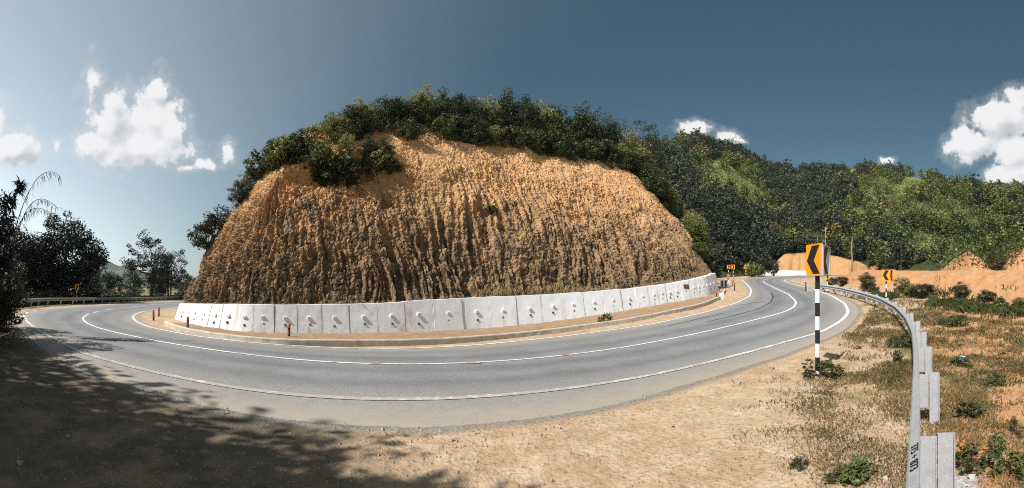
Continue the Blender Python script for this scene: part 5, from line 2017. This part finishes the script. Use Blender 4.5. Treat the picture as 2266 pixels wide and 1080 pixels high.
def blades(name, label, x, y, z, rng, hgt, wid, mat, per=6, spread=.07, droop=.9, near=False):
    n = len(x)
    b = np.repeat(np.stack([x, y, z], 1), per, 0)
    m = len(b)
    b[:, :2] += rng.normal(size=(m, 2)) * spread
    a = rng.uniform(0, 6.283, m)
    dirv = np.stack([np.cos(a), np.sin(a), np.zeros(m)], 1)
    Dv = np.hypot(b[:, 0], b[:, 1])
    kD = np.clip(Dv / 9.0, .34, 1.6) if near else 1.0
    h = hgt * kD * rng.uniform(.4, 1.3, m)
    lean = rng.uniform(.2, droop, m) * h
    side = np.stack([-np.sin(a), np.cos(a), np.zeros(m)], 1) * (wid * kD * rng.uniform(.6, 1.4, m))[:, None]
    mid = b + dirv * (lean * .4)[:, None] + np.array((0, 0, 1)) * (h * .65)[:, None]
    tip = b + dirv * lean[:, None] + np.array((0, 0, 1)) * (h * .9)[:, None]
    V = np.stack([b - side, b + side, mid + side * .8, tip, mid - side * .8], 1).reshape(-1, 3)
    f = np.arange(m * 5).reshape(-1, 5)
    o = mesh_np(name, V, f, mat)
    tag(o, label, 'grass', None, 'stuff')


x, y, z, rng = scatter(46000, (.15, 1.42), (1.6, 30), verge_mask, 601)
blades('dry_grass', 'dry straw coloured grass scattered over the right verge and field', x, y, z, rng, .075, .006, M_dry, 8, .07, 1.3, True)
x, y, z, rng = scatter(26000, (.2, 1.42), (1.6, 26), lambda a, b, r: verge_mask(a, b, r) & (fbm(a * .9, b * .9, 0, 3, 63) > .08), 603)
blades('green_grass', 'short green weeds between the dry grass of the right verge and field', x, y, z, rng, .06, .009, M_weed, 8, .06, 1.1, True)
# dry stalks along the top of the wall
rng = np.random.RandomState(71)
ii = rng.randint(0, len(wtop_xy), 2600)
ii = ii[rng.rand(len(ii)) < sstep(-.1, .5, fbm(ii * .02, .5, 0, 3, 141)) * np.interp(wtpx[ii], [400, 700, 1050, 1200, 1600], [.5, .2, .3, .7, .9])]
o_ = rng.uniform(.3, 1.0, len(ii))
blades('wall_top_grass', 'dry yellow grass growing along the top of the white wall', wtop_xy[ii, 0] - wn[ii, 0] * o_, wtop_xy[ii, 1] - wn[ii, 1] * o_, wtz[ii] - .05 + o_ * .3 * (rng.rand(len(ii)) < .9), rng,
       .34, .007, M_straw, 5, .10, .55)
x, y, z, rng = rim_grass()
z = z - .05
blades('rim_grass', 'long grass and creepers hanging along the rim of the cliff', x, y, z - .05, rng, .38, .016, M_weed, 6, .22, 1.3)
rng = np.random.RandomState(87)
n_ = 9000
a_ = rng.uniform(.86, 1.42, n_)
d_ = np.interp(a_, EMB_AZ, EMB_D) + rng.normal(-1.2, 1.3, n_)
x, y = d_ * np.sin(a_), d_ * np.cos(a_)
k_ = rng.rand(n_) < sstep(.02, .6, fbm(x * .35, y * .35, 0, 3, 145)) * .55
x, y = x[k_], y[k_]
blades('bank_scrub', 'low tangled green scrub along the foot of the orange bank', x, y, terrain(x, y), rng, .30, .022, M_weed, 6, .25, 1.1)
# weeds behind the left rail
rng = np.random.RandomState(73)
k = rng.rand(2600)
px = rng.uniform(-40, 400, 2600)
D = np.interp(px, [-40, 45, 100, 200, 300, 390], [28, 33, 39, 46, 56, 70]) * rng.uniform(1.02, 1.14, 2600)
az = (px - CX) / F
x, y = D * np.sin(az), D * np.cos(az)
blades('rail_weeds', 'green weeds growing in a strip behind the left guardrail', x, y, G(x, y), rng, .75, .035, M_weed, 6, .25, .7)
# pebbles
x, y, z, rng = scatter(12000, (-1.3, 1.42), (2.4, 16), lambda a, b, r: (lateral(a, b)[0] > lateral(a, b)[1] - .1) | (lateral(a, b)[3] > 9), 605)
n = len(x)
tet = np.array([(1, 0, -.3), (-.5, .87, -.3), (-.5, -.87, -.3), (.1, 0, .7)])
s = (.008 + .022 * rng.rand(n) ** 4)[:, None, None]
a = rng.uniform(0, 6.28, n)
Rm = np.stack([np.stack([np.cos(a), -np.sin(a), 0 * a], 1), np.stack([np.sin(a), np.cos(a), 0 * a], 1), np.stack([0 * a, 0 * a, 0 * a + 1], 1)], 1)
V = np.einsum('nij,kj->nki', Rm, tet) * s * rng.uniform(.6, 1.4, (n, 4, 1)) + np.stack([x, y, z], 1)[:, None]
b = np.arange(n)[:, None] * 4
f = np.concatenate([b + np.array([q]) for q in ((0, 1, 3), (1, 2, 3), (2, 0, 3))])
o = mesh_np('pebbles', V.reshape(-1, 3), f, M_stone)
tag(o, 'small pebbles and crumbs strewn over the dirt verges', 'pebbles', None, 'stuff')
# loose rubble at the foot of the cliff, lying on the soil bank
rng = np.random.RandomState(75)


def rock_mesh(seed, size, flat=.7):
    r = np.random.RandomState(seed)
    bm = bpy.data.meshes.new('rock')
    n1, n2 = 7, 10
    V, f = [], []
    for i in range(n1 + 1):
        th = math.pi * i / n1
        for j in range(n2):
            ph = 2 * math.pi * j / n2
            d = np.array((math.sin(th) * math.cos(ph), math.sin(th) * math.sin(ph), math.cos(th)))
            k = 1 + .38 * float(vnoise(d[0] * 1.7 + seed, d[1] * 1.7, d[2] * 1.7, 5)) + .12 * float(vnoise(d[0] * 4 + seed, d[1] * 4, d[2] * 4, 6))
            V.append(tuple(d * k * size * np.array((1, .8, flat))))
    for i in range(n1):
        for j in range(n2):
            f.append((i * n2 + j, i * n2 + (j + 1) % n2, (i + 1) * n2 + (j + 1) % n2, (i + 1) * n2 + j))
    bm.from_pydata(V, [], f)
    bm.update()
    return bm


ROCKS = [(1640, 918, .035, 'small pale stone on the near verge right of the road curve', M_pale_stone), (1490, 946, .03, 'dark pebble lying on the sunlit sand of the near verge', M_bark), (1712, 816, .04, 'dark clod at the asphalt edge left of the near sign', M_bark), (1750, 1010, .035, 'small pale stone left of the spreading weed', M_pale_stone),
         (2180, 1020, .06, 'brown stone among the weeds behind the nearest rail post', M_stone), (2160, 1000, .05, 'pale broken stone above the brown one behind the rail post', M_pale_stone), (2205, 905, .035, 'light stone in the middle of the dry field', M_pale_stone), (2150, 1060, .06, 'pale rubble lump at the foot of the nearest post', M_pale_stone),
         (1960, 1062, .05, 'pale rubble lump beside the rail at the bottom edge', M_pale_stone), (1985, 1045, .04, 'smaller pale rubble lump beside the rail', M_pale_stone), (150, 968, .05, 'grey stone in the shade at the lower left', M_stone), (45, 1028, .06, 'flat dark stone in the shade at the left edge', M_stone),
         (2180, 800, .05, 'pale stone right of the blue and white litter', M_pale_stone), (2105, 1005, .04, 'chip of pale stone behind the nearest rail post', M_pale_stone)]
for i, (px, py, sz, lab, mt_) in enumerate(ROCKS):
    p = unproj([(px, py)], 0, THF)[0]
    sz *= .7
    me = rock_mesh(i * 3 + 1, sz)
    o = link('stone', me, mt_)
    o.location = (p[0], p[1], p[2] + sz * .2)
    tag(o, lab, 'stone', 'loose stones on the verges')

# litter
p = unproj([(2128, 803)], 0, THF)[0]
rt = empty('plastic_bag', (p[0], p[1], p[2]))
tag(rt, 'crumpled blue and white plastic bag lying in the dry field', 'litter')
me = rock_mesh(41, .11, .8)
o = link('white_wrap', me, M_bag_white, rt)
o.location = (0, 0, .06)
me = rock_mesh(47, .08, .5)
o = link('blue_fold', me, M_bag_blue, rt)
o.location = (.03, -.07, .07)
m = MB()
m.add([(-.10, 0, .08), (-.19, .02, .22), (-.15, .03, .12), (-.05, .03, .12)], [(0, 1, 2, 3)])
m.add([(-.10, 0.006, .08), (-.19, .026, .22), (-.15, .036, .12), (-.05, .036, .12)], [(3, 2, 1, 0)])
m.build('handle', M_bag_white, rt)


# ------------------------------------------------------------------ the air
m = MB()
m.box((0, 0, 45), (8400, 8400, 112))
m_, T_ = new_mat('thin_haze')
pv_ = T_.n('ShaderNodeVolumePrincipled')
pv_.inputs['Color'].default_value = (.86, .92, 1.0, 1)
pv_.inputs['Density'].default_value = .00012
pv_.inputs['Anisotropy'].default_value = .2
ov_ = T_.n('ShaderNodeOutputMaterial')
T_.set(ov_.inputs['Volume'], pv_.outputs[0])
o = m.build('haze', m_)
tag(o, 'thin pale haze in the air over the road and hills', 'haze', None, 'stuff')
